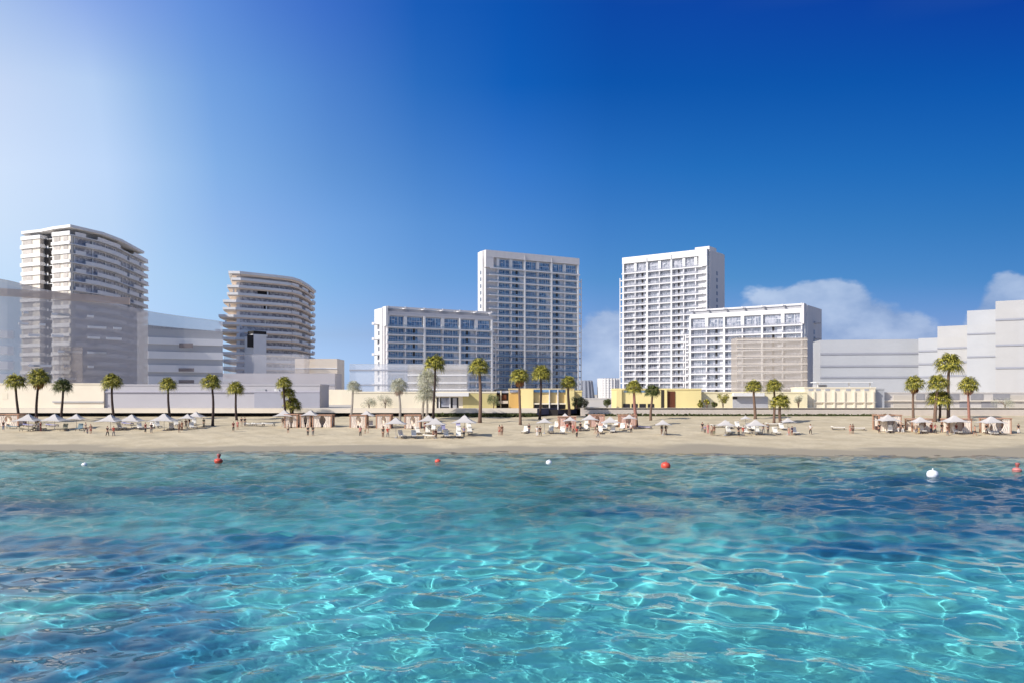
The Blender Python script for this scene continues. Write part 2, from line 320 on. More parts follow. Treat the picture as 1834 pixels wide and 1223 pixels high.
for lam, th, a in WV:
    k = 2*math.pi/lam; cell = np.maximum(Yw*.0014, Yw*.0033*.9); fade = np.clip((lam/np.maximum(cell, .01)-3.2)/3, 0, 1)
    amp = a*fade*(np.clip(calm, 0, 1) if lam < .9 else 1)*np.clip(.60+Yw/80, 0, 2.2)
    Zw += amp*np.sin(k*(Xw*math.cos(th)+Yw*math.sin(th)+.35*np.sin(Yw*.21+Xw*.13))+rng.random()*6.28)
for lam, th, aa in FAR:
    k = 2*math.pi/lam; grow = np.clip((Yw-38)/35, 0, 1)*np.clip((lam/(Yw*.0029)-3)/3, 0, 1)*(.6+.5*np.sin(Xw*.045+rng.random()*6)*np.sin(Yw*.06+2))
    Zw += aa*grow*np.sin(k*(Xw*math.cos(th)+Yw*math.sin(th)+.5*np.sin(Xw*.17+Yw*.08))+rng.random()*6.28)
for i in range(20):
    lam = 3.0*math.exp(rng.random()*.9); k = 2*math.pi/lam; th = 1.5708+rng.normal(0, .5); grow = np.clip((Yw-50)/30, 0, 1)*(.65+.5*np.sin(Xw*.07+rng.random()*6)*np.sin(Yw*.09+i))
    Zw += .0075*lam*grow*np.sin(k*(Xw*math.cos(th)+Yw*math.sin(th)+.4*np.sin(Xw*.23+Yw*.05))+rng.random()*6.28)
Zw *= np.clip((shore(Xw)+6-Yw)/14, .15, 1); Zw[:, :3] = 0; Zw[:, -3:] = 0; Zw[:3] = 0
def water_material():
    m = bpy.data.materials.new('sea_water'); m.use_nodes = True; n = m.node_tree.nodes; l = m.node_tree.links; p = n['Principled BSDF']
    p.inputs['Transmission Weight'].default_value = 1; p.inputs['Roughness'].default_value = 0; p.inputs['IOR'].default_value = 1.33
    g = n.new('ShaderNodeNewGeometry'); s = n.new('ShaderNodeSeparateXYZ'); l.new(g.outputs['Position'], s.inputs[0])
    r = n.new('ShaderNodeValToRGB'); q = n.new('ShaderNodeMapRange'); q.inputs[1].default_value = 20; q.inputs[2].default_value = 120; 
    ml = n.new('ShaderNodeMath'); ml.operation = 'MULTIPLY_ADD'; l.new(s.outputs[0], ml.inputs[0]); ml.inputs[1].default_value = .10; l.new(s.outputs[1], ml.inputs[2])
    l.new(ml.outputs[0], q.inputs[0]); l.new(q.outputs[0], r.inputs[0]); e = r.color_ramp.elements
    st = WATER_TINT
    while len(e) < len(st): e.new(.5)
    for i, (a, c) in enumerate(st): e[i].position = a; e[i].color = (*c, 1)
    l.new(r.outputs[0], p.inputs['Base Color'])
    mp = n.new('ShaderNodeMapping'); mp.inputs['Scale'].default_value = (.45, 1.3, 1); l.new(g.outputs['Position'], mp.inputs[0])
    z = n.new('ShaderNodeTexNoise'); z.inputs['Scale'].default_value = 1.1; z.inputs['Detail'].default_value = 6; z.inputs['Roughness'].default_value = .68; l.new(mp.outputs[0], z.inputs[0])
    bs = n.new('ShaderNodeMapRange'); bs.inputs[1].default_value = 38; bs.inputs[2].default_value = 90; bs.inputs[3].default_value = 0; bs.inputs[4].default_value = 1; l.new(s.outputs[1], bs.inputs[0])
    b = n.new('ShaderNodeBump'); b.inputs['Distance'].default_value = .5; l.new(bs.outputs[0], b.inputs['Strength']); l.new(z.outputs[0], b.inputs['Height']); l.new(b.outputs[0], p.inputs['Normal'])
    return m
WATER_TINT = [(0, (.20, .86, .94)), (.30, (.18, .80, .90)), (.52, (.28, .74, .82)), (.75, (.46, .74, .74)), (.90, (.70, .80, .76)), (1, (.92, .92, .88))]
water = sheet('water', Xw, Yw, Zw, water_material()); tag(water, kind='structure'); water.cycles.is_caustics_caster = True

# ---------------------------------------------------------------- promenade deck
DZ = 4.97
deck_path = [(-420, 175), (XD(962, 175), 175), (XD(1034, 186), 186), (XD(1046, 178), 178), (420, 178)]
t = MB(); t.prism([(-900, 175)]+deck_path+[(900, 178), (900, 1500), (-900, 1500)], DZ-.25, DZ)
tag(t.build('promenade_pavement', M_paving), kind='structure')
lw = empty('promenade_wall', (0, 175, 0), 0, 'long pale cantilevered promenade edge with a dark recess beneath it', 'wall')
t = MB(); t.box(-420, XD(962, 175), -.15, .5, 4.05, DZ+.04)
t.build('fascia', M_fascia, lw)
t = MB(); t.box(-420, XD(1000, 177), 3.0, 3.4, 2.3, 4.7); t.build('recess', M_shadow, lw)  # dark wall paints the shade under the deck edge
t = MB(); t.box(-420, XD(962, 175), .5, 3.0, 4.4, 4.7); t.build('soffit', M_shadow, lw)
dk = empty('ramp_wall', (0, 0, 0), 0, 'dark blue ramp wall angling back beside the yellow corner pier', 'wall')
t = MB(); t.wall([(XD(963, 175), 175), (XD(1034, 186), 186)], .5, 3.7, DZ+.03); t.build('panel', M_navy, dk)
t = MB(); t.wall([(XD(963, 175.8), 175.8), (XD(1034, 186.8), 186.8)], .4, 2.6, 3.7); t.build('shade_strip', M_shadow, dk)  # dark strip painted as the shadow below the ramp wall
rw = empty('seawall', (0, 178, 0), 0, 'low solid beige sea wall behind the right half of the beach', 'wall')
t = MB(); t.box(XD(1040, 178), 420, 0, .6, 3.2, DZ+.02); t.build('face', M_beige, rw)
t = MB(); t.box(XD(1040, 178), 420, -.04, .72, DZ+.02, DZ+.10); t.build('coping', M_fascia, rw)
def strip_hedge(px0, px1, d, z0, z1, label):
    t = MB(); rr = random.Random(int(px0))
    x0, x1 = XD(px0, d), XD(px1, d); n = int((x1-x0)*26)
    for i in range(n):
        x = x0+(x1-x0)*rr.random(); z = z0+(z1-z0)*rr.random()**.8; y = d+rr.uniform(-.35, .35); a = rr.random()*6.3; s = rr.uniform(.12, .3)
        p = Vector((x, y, z)); u = Vector((math.cos(a), math.sin(a)*.6, rr.uniform(-.5, .5)))*s; v = Vector((-math.sin(a)*.5, .3, 1))*s*.7
        t.quad(p-u-v, p+u-v, p+u+v, p-u+v)
    o = t.build('hedge', M_hedge); tag(o, label, 'hedge')
strip_hedge(775, 962, 174.2, 3.0, 3.95, 'low green hedge strip in the shade under the pale promenade edge')
strip_hedge(1050, 1235, 176.6, 3.1, 3.75, 'thin dark hedge line under the beige sea wall beside the two central towers')
strip_hedge(1236, 1600, 176.8, 3.1, 3.65, 'long thin hedge line along the foot of the sea wall right of centre')

# ---------------------------------------------------------------- slab towers with balconies
M_railw = mat('rail_glass_pale', (.36, .37, .42), .15, .1, .5); M_railw.node_tree.nodes['Principled BSDF'].inputs['Alpha'].default_value = .30
M_stair = mat('stair_glass', (.20, .22, .27), .3); WIN = {}; M_spandrel = mat('blue_spandrel', (.10, .17, .30), .2, .1, .3)
def window_meshes(bw, h, kind, glass):
    key = (round(bw, 1), round(h, 1), kind, glass.name)
    if key in WIN: return WIN[key]
    rr = random.Random(hash(kind) % 7+int(bw*10)); f = MB(); n = max(3, int(bw/1.15)); fr = .13
    f.box(0, bw, -.10, 0, h-.22, h); f.box(0, fr, -.10, 0, 0, h-.22); f.box(bw-fr, bw, -.10, 0, 0, h-.22)
    for i in range(1, n):
        x = bw*i/n; f.box(x-.05, x+.05, -.08, 0, 0, h-.22)
    if kind == 'a': f.box(bw*.18, bw*.42, -.16, -.08, h*.62, h*.70); f.box(bw*.62, bw*.66, -.14, -.08, 0, h-.22)
    if kind == 'b': f.box(bw*.72, bw, -.18, -.08, 0, h-.22)
    if kind == 'c': f.box(fr, bw-fr, -.12, -.08, h*.55, h*.60)
    g = MB(); g.box(.02, bw-.02, .02, .08, .02, h-.02)
    WIN[key] = (f.mesh('window', M_frame), g.mesh('pane', glass)); return WIN[key]
def slab_tower(name, label, a, b, ztop, zs, pitch, depth, bays, mirror, glass, wall, crown, zb=4.9, core_in=0, group=None, tower=False, nwin=96):
    """a, b: plan points of the facade's left and right ends; zs: height of the first balcony slab under the crown"""
    A = Vector((a[0], a[1], 0)); B = Vector((b[0], b[1], 0)); W = (B-A).length; rz = math.atan2(B.y-A.y, B.x-A.x)
    root = empty(name, (A.x, A.y, 0), rz, label, 'tower block' if tower else 'apartment block', group)
    def X(u0, u1): return (W-u1, W-u0) if mirror else (u0, u1)      # mirrored blocks share the layout
    BD = 1.7                                                         # balcony depth in front of the rooms
    t = MB()
    u0 = 2.6 if tower else 0; 
    x0, x1 = X(core_in, W-.4); t.box(x0, x1, BD, depth, zb, ztop-(2.2 if crown == 'pergola' else .15)); t.build('wall', wall, root)
    # solid end wall proud of the side with its stair slits
    t = MB(); x0, x1 = X(-.5, 0); 
    if crown == 'pergola': t.box(x0, x1, BD+1.6, depth+.3, zb, ztop-.5); x0, x1 = X(-.02, 1.0); t.box(x0, x1, -.15, BD+1.6, zs+.3, ztop)
    else: t.box(x0, x1, BD+1.0, depth+.3, zb, ztop-.4)
    t.build('end_wall', M_white if not mirror else M_pink, root)  # light painted in: paler material towards the sun, darker away from it
    t = MB(); x0, x1 = X(-.62, -.5); xa, xb = X(-.62, -.5)
    for k in range(int((ztop-zb)/pitch)-3): z = zb+2+k*pitch; t = MB(); t.box(x0, x1, depth*.50, depth*.50+1.7, z, z+1.9); t.build('stair_window', M_stair, root)
    # crown
    fx0, fx1 = (u0 and 2.6 or 1.0), W-.6
    n = len(bays)-1
    if crown == 'parapet':
        t = MB(); x0, x1 = X(0, W-.2); t.box(x0, x1, -.2, depth-.1, zs+5.3, ztop)
        x0, x1 = X(0, 4.4); t.box(x0, x1, -.1, BD+2, zs+.1, zs+5.3)
        t.build('parapet', M_white if mirror else M_pink, root)
        t = MB()
        for i in (2, 4): x0, x1 = X(W*bays[i]-.18, W*bays[i]+.18); t = MB(); t.box(x0, x1, -.5, -.2, zs+5, ztop-1.2); t.build('drain_pipe', M_grey, root)
    else:
        t = MB(); x0, x1 = X(.5, W-.2); t.box(x0, x1, -.1, .5, ztop-.45, ztop); t.box(x0, x1, 3.2, 3.7, ztop-.45, ztop-.02)
        for i in range(n+1): xx = X(W*bays[i]-.35, W*bays[i]+.35); t.box(xx[0], xx[1], -.3, 6.5, ztop-.7, ztop+.12)
        t.build('pergola', M_slab, root)
        t = MB(); x0, x1 = X(1.2, W-.6); t.box(x0, x1, 3.75, depth-.3, ztop-2.1, ztop-.5); t.build('shaded_back_wall', M_grey, root)  # grey paints the shade of the recess behind the pergola beam
        t = MB(); x0, x1 = X(1.0, W-.4); t.box(x0, x1, .6, depth-.3, zs+6.0, ztop-2.1); x0, x1 = X(1.0, W-.3); t.box(x0, x1, .3, 2.2, zs+5.0, zs+6.0); t.build('parapet', M_pink if not mirror else M_white, root)
    # slabs, rails
    floors = []; z = zs
    while z > zb+3.0: floors.append(z); z -= pitch
    for k, z in enumerate(floors):
        t = MB(); x0, x1 = X(2.4 if tower else .6, W+(.2 if k == 0 else .0))
        t.box(x0, x1, -.25 if k == 0 else 0, BD+.02, z-.35, z+.22)
        if k > 0:
            x0, x1 = X(W+.0, W+2.0); t.box(x0, x1, 1.2, 3.4, z-.3, z+.2)        # corner balconies on the open end
            if tower: x0, x1 = X(.3, 2.6); t.box(x0, x1, .35, BD, z-.28, z+.16)
        t.build('floor_slab', M_spandrel if (tower and not mirror and k > 12) else M_slab, root)
        if not tower and k % 2 == 0: t = MB(); x0, x1 = X(-3.2, -.5); t.box(x0, x1, depth*.5, depth*.5+2.6, z+1.2, z+1.5); t.box(x0, x0+.1, depth*.5, depth*.5+2.6, z+1.5, z+2.3); t.build('side_balcony', M_slab if not mirror else M_grey, root)
        t = MB(); x0, x1 = X(2.5 if tower else .7, W-.1); t.box(x0, x1, .04, .08, z+.22, z+1.15); t.build('balcony_rail', M_railw if mirror else M_rail, root)
    t = MB(); x0, x1 = X(W+1.7, W+2.1); t.box(x0, x1, 1.1, 1.5, zb, zs-pitch+1.4); x0, x1 = X(W+.1, W+1.6); t.box(x0, x1, 3.2, 3.6, zb, zs-pitch); t.build('corner_post', M_white, root)
    # columns between bays
    for i in range(n+1):
        thick = i in (2, 4) or i == n; wd = .42 if thick else .26; uc = W*bays[i]
        t = MB(); x0, x1 = X(uc-wd, uc+wd); t.box(x0, x1, -.12 if thick else .10, BD, zb, zs-.36 if not thick else zs+5.2); t.build('column', M_white if thick else M_slab, root)
        if not thick:
            t = MB(); x0, x1 = X(uc-.75, uc+.75); t.box(x0, x1, .3, BD, zs+.23, zs+5.1); t.build('pier', M_white, root)
    if tower:
        t = MB(); x0, x1 = X(.0, .35); t.box(x0, x1, .2, BD+2, zb, zs-.3); t.build('fin_wall', M_white, root)
    # windows
    cnt = 0; rest = MB()
    kinds = 'abcabc'
    for k in range(-1, len(floors)):
        for i in range(n):
            ua, ub = W*bays[i]+.75, W*bays[i+1]-.75
            if k == -1: z0, h, kd = zs+.25, 4.6, 'c' if i % 2 else 'a'; yy = 1.25
            else:
                ua -= .35; ub += .35; z0 = floors[k]-pitch+.24; h = pitch-.62; kd = kinds[(i+k//3) % 6] if i % 2 else kinds[i]; yy = BD-.03
                if z0 < zb: continue
            bw = ub-ua; fm, pm = window_meshes(bw, h, kd, glass); x0, _ = X(ua, ub)
            if cnt < nwin:
                f = place('window', fm, root, (x0, yy, z0)); place('pane', pm, f, (0, 0, 0)); cnt += 1
            else:
                me = fm; rest.k = 0
                for vs, poly in ((fm, 0), (pm, 1)):
                    b0 = len(rest.v); rest.v += [(v.co.x+x0, v.co.y+yy, v.co.z+z0) for v in vs.vertices]
                    for p in vs.polygons: rest.f.append(tuple(b0+q for q in p.vertices)); rest.m.append(poly)
    if rest.v: o = rest.build('window', [M_frame, glass], root); o['kind'] = 'stuff'
    # flat dark panels painted as the shade inside open loggias
    t = MB()
    for k in range(len(floors)):
        for i in ((1, 4) if not mirror else (1, 4)):
            z0 = floors[k]-pitch+.3
            if z0 < zb: continue
            uc = W*(bays[i]+bays[i+1])/2; x0, x1 = X(uc-.5, uc+.5); t = MB(); t.box(x0, x1, BD-.16, BD-.10, z0+.9, z0+pitch-.7); t.build('loggia_shade', M_dark, root)
    return root
T1 = (XD(870, 422), 422), (XD(1038, 449.4), 449.4)
B1 = [.128, .262, .402, .545, .690, .838, .985]
slab_tower('hotel_tower', 'tall blue-glazed tower with white left end wall, rising behind the long low left wing', *T1, 80.4, 71.6, 3.42, 7.6, B1, False, M_blue, M_pink, 'parapet', group='twin central towers', tower=True)
slab_tower('hotel_tower', 'tall whiter tower with curtained windows and a shaded grey right side', (XD(1114, 449), 449), (XD(1266, 420), 420), 80.6, 72.0, 3.42, 21, B1, True, M_pale, M_white, 'parapet', group='twin central towers', tower=True)
BW = [.02, .175, .345, .515, .675, .835, .985]
slab_tower('hotel_wing', 'long blue-glazed mid-rise wing with a roof pergola, left of the tall blue tower', (XD(691, 370), 370), (XD(884, 397), 397), 46.6, 37.6, 3.4, 12.6, BW, False, M_blue, M_pink, 'pergola', group='matching mid-rise wings')
slab_tower('hotel_wing', 'long grey-white mid-rise wing with a roof pergola, right of the whiter tower', (XD(1233, 388), 388), (XD(1440, 358), 358), 46.6, 37.6, 3.4, 26, BW, True, M_pale, M_white, 'pergola', group='matching mid-rise wings')

# taller plant box behind the whiter tower's parapet
t = MB(); t.box(-8, 0, 0, 9, 60, 84.0); o = t.build('parapet', M_pink, bpy.data.objects['hotel_tower.001'], (44.5, 12, 0))

# ---------------------------------------------------------------- banded towers on the left
M_lshade = mat('tower_grey_glass', (.70, .68, .69), .35, .12, .25)  # left tower colours lightened to stand in for sun haze
M_tint = glass_mat('tinted_glass', (.34, .33, .35), (.62, .60, .61), .45, True, 1.3, .3)
M_lwhite = mat('tower_white', (.82, .80, .78), .7, .04, .3); M_lwall = mat('tower_warm_wall', (.72, .66, .56), .8, .06, .3)
# first: twenty storeys, sunlit end facing the beach, long shaded side running inland
r = empty('curved_tower', (0, 0, 0), 0, 'tallest left tower, twenty banded storeys with staggered white parapets and a canted roof', 'tower block')
f1 = [(-193.6, 330), (-183.5, 325.5), (-182.2, 328.5), (-178.0, 326.5), (-177.0, 322.0), (-168, 318), (-163.6, 332), (-163.2, 346), (-165.2, 362)]
b1 = [(-166.4, 374), (-168.8, 389), (-190, 392), (-200, 350)]
foot = f1+b1
core = offset_poly(foot, 1.9)
t = MB(); t.prism(core, 4.9, 68.6); t.build('wall', M_lshade, r)
t = MB(); t.prism(offset_poly(foot, 1.75)[:4]+[offset_poly(foot, 6)[3], offset_poly(foot, 6)[0]], 4.9, 68.5); t.prism([(-176.4, 323.9), (-169.3, 320.8), (-169.0, 323.5), (-176.0, 326.5)], 4.9, 68.5); t.build('stair_core', M_lwall, r)
t = MB(); t.prism([(-193.6, 330.4), (-183.5, 326), (-176, 321), (-167, 316.6), (-161.8, 332), (-161.6, 347), (-165.5, 377), (-185, 383), (-197, 345)], 70.9, 71.9); t.build('roof', M_lwhite, r)
t = MB(); t.prism(offset_poly(f1[:9]+b1[2:], 3.2), 68.6, 70.9); t.build('penthouse', M_grey, r)
rr = random.Random(3)
for k in range(19):
    z = 68.6-3.5*k
    off = -.25 if k % 2 else .0
    t = MB(); t.prism(offset_poly(foot, off), z-.32, z); t.build('floor_slab', [M_lwhite], r)
    t = MB(); fa = offset_poly(foot, off)
    t.wall(fa[:3], .25, z, z+1.05); t.build('parapet', M_lwhite, r); t = MB()
    t.wall(fa[3:6], .25, z, z+(1.2 if k % 2 == 0 else .9))
    side = offset_poly(foot, off-.1)[5:12]
    def cut(path, s0, s1):
        out = []; acc = 0
        for i in range(len(path)-1):
            p, q = Vector(path[i]), Vector(path[i+1]); l = (q-p).length
            a0, a1 = max(s0, acc), min(s1, acc+l)
            if a1 > a0:
                for s_ in (a0, a1):
                    c = p.lerp(q, (s_-acc)/l)
                    if not out or (Vector(out[-1])-c).length > .01: out.append((c.x, c.y))
            acc += l
        return out
    segs = ((3, 8), (14, 33), (50, 71)) if k % 2 == 0 else ((8, 41), (44, 56), (59, 71))
    t.build('parapet', M_lwhite, r)
    for s0, s1 in segs: t = MB(); t.wall(cut(side, s0, s1), .25, z-.1, z+1.25); t.build('parapet', M_lwhite, r)
for s0 in range(2, 70, 9):
    c = cut(offset_poly(foot, 1.4)[5:12], s0, s0+.5)
    if len(c) > 1: t = MB(); t.wall(c, .2, 5, 68.4); t.build('column', M_lwhite, r)
for c_ in ((-181.5, 327.5), (-177.6, 324.2)): t = MB(); t.box(c_[0]-.25, c_[0]+.25, c_[1]-.2, c_[1]+.3, 5, 68.4); t.build('column', M_lwhite, r)
for pa in (foot[:3], foot[3:6]): t = MB(); t.wall(offset_path(pa, .45), 1.2, 4.9, 68.3); t.build('wall_panel', M_lwall, r)
M_blind = mat('warm_blind', (.46, .42, .38), .6, .15, 1.2, rnd=.2)
for k in range(18):
    z = 68.6-3.5*k
    for pa, u0, u1 in ((foot[0:2], .08, .55), (foot[1:3], .1, .9), (foot[3:5], .0, .5), (foot[4:6], .10, .42), (foot[4:6], .62, .86)):
        p, q = Vector(pa[0]), Vector(pa[1]); e = offset_path([tuple(p.lerp(q, u0)), tuple(p.lerp(q, u1))], .30); t = MB(); t.wall(e, .12, z-2.3, z-.45); t.build('window', M_blind, r)
for k in range(18): z = 68.6-3.5*k; t = MB(); t.box(-182.6, -178.6, 327.2, 328, z-2.9, z-.5); t.build('recess', M_shadow, r)  # dark boxes paint the shade in the slot between facets
# window bands on the long side, one per storey
for k in range(18):
    z = 68.6-3.5*(k+1); c = offset_poly(foot, 1.82)[5:12]
    t = MB(); t.wall(c, .1, z+.9, z+2.9); t.build('window_band', M_tint, r)

# second: stepped, with pointed tan soffits on the seaward corner
r = empty('curved_tower', (0, 0, 0), 0, 'stepped left tower with tan soffits and pointed balcony corners over the beach', 'tower block')
def foot2(sh): return [(-131.2-sh, 391.4), (-127-sh*.6, 392), (-112.2, 406.5), (-108.4, 411.5), (-106.8, 420), (-107.2, 440), (-109.6, 466), (-128, 470), (-142, 425)]
t = MB(); t.prism(offset_poly(foot2(0), 2.3), 4.9, 63.2); t.build('wall', M_lshade, r)
t = MB(); t.k = 0; t.prism(offset_poly(foot2(.8), -.5), 64.0, 65.2); t.k = 1; t.prism(offset_poly(foot2(.0), .3), 63.2, 64.0); t.build('roof', [M_lwhite, M_soffit], r)
shifts = [0, 0, 2.0, 2.0, 4.0, 4.0, 5.6, 5.6] + [4.2]*10
for k in range(16):
    z = 61.2-3.45*k if k else 61.2
    sh = shifts[k]+.0; point = k in (1, 3, 5, 7)
    fp = foot2(sh+(1.6 if (k % 2 == 1 and k < 8) else 0)); o = -.3 if (k % 2 and k < 8) else 0
    t = MB(); t.k = 0; t.prism(offset_poly(fp, o), z-.15, z+.05); t.k = 1; t.prism(offset_poly(fp, o+.35), z-.75, z-.15); t.build('floor_slab', [M_lwhite, M_soffit], r)
    t = MB(); q = offset_poly(fp, o); t.wall(q[0:4], .25, z+.05, z+1.0); t.build('parapet', M_lwhite, r)
    sd = q[3:7]; Ls = 57
    for s0, s1 in (((1, 14), (22, 36), (44, 57)) if k % 2 else ((1, 9), (16, 30), (38, 55))): t = MB(); t.wall(cut(sd, s0, s1), .25, z-.1, z+1.25); t.build('parapet', M_lwhite, r)
    if k < 8 and k % 2:
        for u in (.06, .40, .70): p = Vector(fp[0]).lerp(Vector(fp[2]), u)+Vector((.9, .9)); t = MB(); t.box(p.x-.3, p.x+.3, p.y-.2, p.y+.2, z-3.1, z-.7); t.build('column', M_lwhite, r)
        t = MB(); p = Vector(fp[0]).lerp(Vector(fp[2]), .45)+Vector((1.9, 2.1)); q2 = Vector(fp[0]).lerp(Vector(fp[2]), .68)+Vector((1.9, 2.1)); t.wall([tuple(p), tuple(q2)], .3, z-3.2, z-.8); t.build('recess', M_shadow, r)
    if k < 15:
        c = offset_poly(foot2(0), 2.2)[1:7]; t = MB(); t.wall(c, .08, z-2.7, z-.8); t.build('window_band', M_tint, r)
t = MB(); c = [(XD(454, 390), 390), (XD(477, 395), 395)]; t.wall(c, 8, 4.9, ZD(602, 392)); t.build('stair_core', M_lwhite, r)
t = MB(); t.wall(offset_path([(XD(452, 390), 390), (XD(479, 395), 395)], -.2), 5, ZD(602, 392), ZD(599, 392)); t.build('core_cap', M_lwhite, r)
t = MB(); t.wall(offset_path([(XD(455, 390), 390), (XD(478, 395), 395)], .5), 5, ZD(599, 392), ZD(593, 392)); t.build('vent_box', M_shadow, r)
t = MB(); t.wall(offset_path([(XD(443, 388), 388.0), (XD(454, 390), 390)], -.1), .3, ZD(622, 390), ZD(600, 390)); t.build('recess', M_shadow, r)

# ---------------------------------------------------------------- pale see-through massing of the neighbouring buildings
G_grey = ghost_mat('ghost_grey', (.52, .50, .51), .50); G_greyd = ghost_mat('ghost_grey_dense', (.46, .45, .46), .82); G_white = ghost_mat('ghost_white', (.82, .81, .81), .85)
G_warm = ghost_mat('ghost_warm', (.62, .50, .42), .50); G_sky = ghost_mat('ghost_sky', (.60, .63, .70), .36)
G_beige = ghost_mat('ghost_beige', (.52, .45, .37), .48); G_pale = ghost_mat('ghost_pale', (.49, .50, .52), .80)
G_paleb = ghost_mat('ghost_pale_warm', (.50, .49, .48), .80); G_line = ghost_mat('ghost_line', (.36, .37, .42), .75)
def arc(pts, n=6):
    out = []
    for i in range(len(pts)-1):
        for j in range(n):
            s_ = j/n; p = [Vector((XD(*pts[k]), pts[k][1])) for k in (max(i-1, 0), i, i+1, min(i+2, len(pts)-1))]
            c = .5*((2*p[1])+(p[2]-p[0])*s_+(2*p[0]-5*p[1]+4*p[2]-p[3])*s_*s_+(3*p[1]-p[0]-3*p[2]+p[3])*s_**3); out.append((c.x, c.y))
    out.append((XD(*pts[-1]), pts[-1][1])); return out
r = empty('banded_building', (0, 0, 0), 0, 'long pale see-through curved building with white floor bands across the two left towers', 'building')
ga = arc([(-120, 262), (0, 268), (60, 274), (125, 281), (190, 289), (265, 299)]); gb = arc([(265, 299), (330, 306), (399, 312)])
def topped(path, th, z0, ztops):
    off = offset_path(path, th); t = MB(); n = len(path)
    for i in range(n-1):
        za = ztops[0]+(ztops[1]-ztops[0])*i/(n-1); zb_ = ztops[0]+(ztops[1]-ztops[0])*(i+1)/(n-1)
        a, b, c, d = path[i], path[i+1], off[i+1], off[i]
        t.quad((*a, z0), (*b, z0), (*b, zb_), (*a, za)); t.quad((*a, za), (*b, zb_), (*c, zb_), (*d, za)); t.quad((*d, z0), (*d, za), (*c, zb_), (*c, z0))
        if i == n-2: t.quad((*b, z0), (*c, z0), (*c, zb_), (*b, zb_))
    return t
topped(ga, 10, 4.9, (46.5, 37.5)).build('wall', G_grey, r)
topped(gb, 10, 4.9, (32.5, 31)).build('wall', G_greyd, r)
topped(gb, 7, 31.2, (37.5, 34.8)).build('penthouse', G_sky, r)  # pale haze over the roof, built as a see-through volume
topped(offset_path(ga, -.5), 1.5, 42.5, (47.0, 38.2)).build('parapet', G_warm, r) if 0 else None
t = MB(); t.wall(offset_path(ga[:-3], -.5), .8, 39.2, 41.6); t.build('parapet', G_warm, r)
for z, h in ((27.0, 2.3), (22.0, 2.6), (17.2, 2.6), (12.8, 3.2)):
    t = MB(); t.wall(offset_path(gb, -.6), .8, z-h/2, z+h/2); t.build('parapet', G_white, r)
    t = MB(); t.wall(offset_path(ga[:9], -.6), .8, z-h/2, z+h/2); t.build('parapet', G_white, r)
rr = random.Random(8)
for z in (34.2, 30.6, 27.0, 22.0, 17.2, 13.0):
    for _ in range(4):
        i = rr.randrange(9, len(ga)-5); t = MB(); t.wall(offset_path(ga[i:i+rr.randrange(2, 5)], -.4), .4, z-.3, z+.45); t.build('rail', G_white, r)
for px0, px1, y0, y1 in ((324, 348, 615, 623), (323, 350, 659, 665), (323, 350, 680, 686), (110, 152, 622, 684)):
    d = 305 if px0 > 200 else 281; t = MB(); t.box(XD(px0, d), XD(px1, d), d-1.6, d-1.3, ZD(y1, d), ZD(y0, d)); t.build('recess', ghost_mat('ghost_dark', (.13, .11, .12), .72) if px0 > 200 else ghost_mat('ghost_brown', (.30, .26, .24), .28), r)
def block(name, label, px0, px1, ytop, d, depth, m, bands=(), mb=None, cat='building', ybot=732, slope=0, group=None, side=0):
    r = empty(name, (XD(px0, d), d, 0), 0, label, cat, group); W = XD(px1, d)-XD(px0, d)
    t = MB(); y1 = slope
    a, b = (0, 0), (W, slope); z1 = ZD(ytop, d)
    t.wall([a, b], depth, ZD(ybot, d), z1); t.build('wall', m, r)
    for yb, h in bands:
        t = MB(); t.wall(offset_path([a, b], -.3), .25, ZD(yb, d), ZD(yb, d)+h); t.build('floor_band', mb, r)
    return r
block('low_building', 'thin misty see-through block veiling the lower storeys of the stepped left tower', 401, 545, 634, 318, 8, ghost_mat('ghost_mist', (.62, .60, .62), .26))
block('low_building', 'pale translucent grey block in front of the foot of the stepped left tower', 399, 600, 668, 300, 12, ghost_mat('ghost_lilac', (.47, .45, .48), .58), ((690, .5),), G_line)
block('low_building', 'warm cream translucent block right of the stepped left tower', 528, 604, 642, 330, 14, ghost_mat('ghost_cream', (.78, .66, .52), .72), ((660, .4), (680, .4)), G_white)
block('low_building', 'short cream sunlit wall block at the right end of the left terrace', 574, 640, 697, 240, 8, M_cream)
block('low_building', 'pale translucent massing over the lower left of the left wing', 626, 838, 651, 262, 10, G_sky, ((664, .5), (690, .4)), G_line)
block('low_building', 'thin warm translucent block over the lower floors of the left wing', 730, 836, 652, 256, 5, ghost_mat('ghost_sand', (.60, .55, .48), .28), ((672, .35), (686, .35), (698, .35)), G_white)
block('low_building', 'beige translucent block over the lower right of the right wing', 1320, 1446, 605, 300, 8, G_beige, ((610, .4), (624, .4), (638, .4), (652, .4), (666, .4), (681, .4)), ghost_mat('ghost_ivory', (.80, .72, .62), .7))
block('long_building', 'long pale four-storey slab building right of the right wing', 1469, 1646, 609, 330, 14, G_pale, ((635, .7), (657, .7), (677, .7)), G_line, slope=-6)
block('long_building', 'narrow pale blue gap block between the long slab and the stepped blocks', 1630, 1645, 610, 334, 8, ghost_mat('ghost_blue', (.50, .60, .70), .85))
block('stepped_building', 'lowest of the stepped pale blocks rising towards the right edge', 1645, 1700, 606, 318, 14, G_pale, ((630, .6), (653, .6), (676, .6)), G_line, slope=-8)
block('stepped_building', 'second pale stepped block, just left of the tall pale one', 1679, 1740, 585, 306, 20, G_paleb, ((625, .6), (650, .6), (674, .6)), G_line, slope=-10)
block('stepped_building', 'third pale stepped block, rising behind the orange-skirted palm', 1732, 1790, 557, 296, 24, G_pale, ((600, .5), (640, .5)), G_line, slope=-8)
block('stepped_building', 'tallest pale stepped block at the right edge', 1783, 1990, 540, 282, 30, G_paleb, ((575, .6), (620, .6), (660, .6)), G_line, slope=-24)

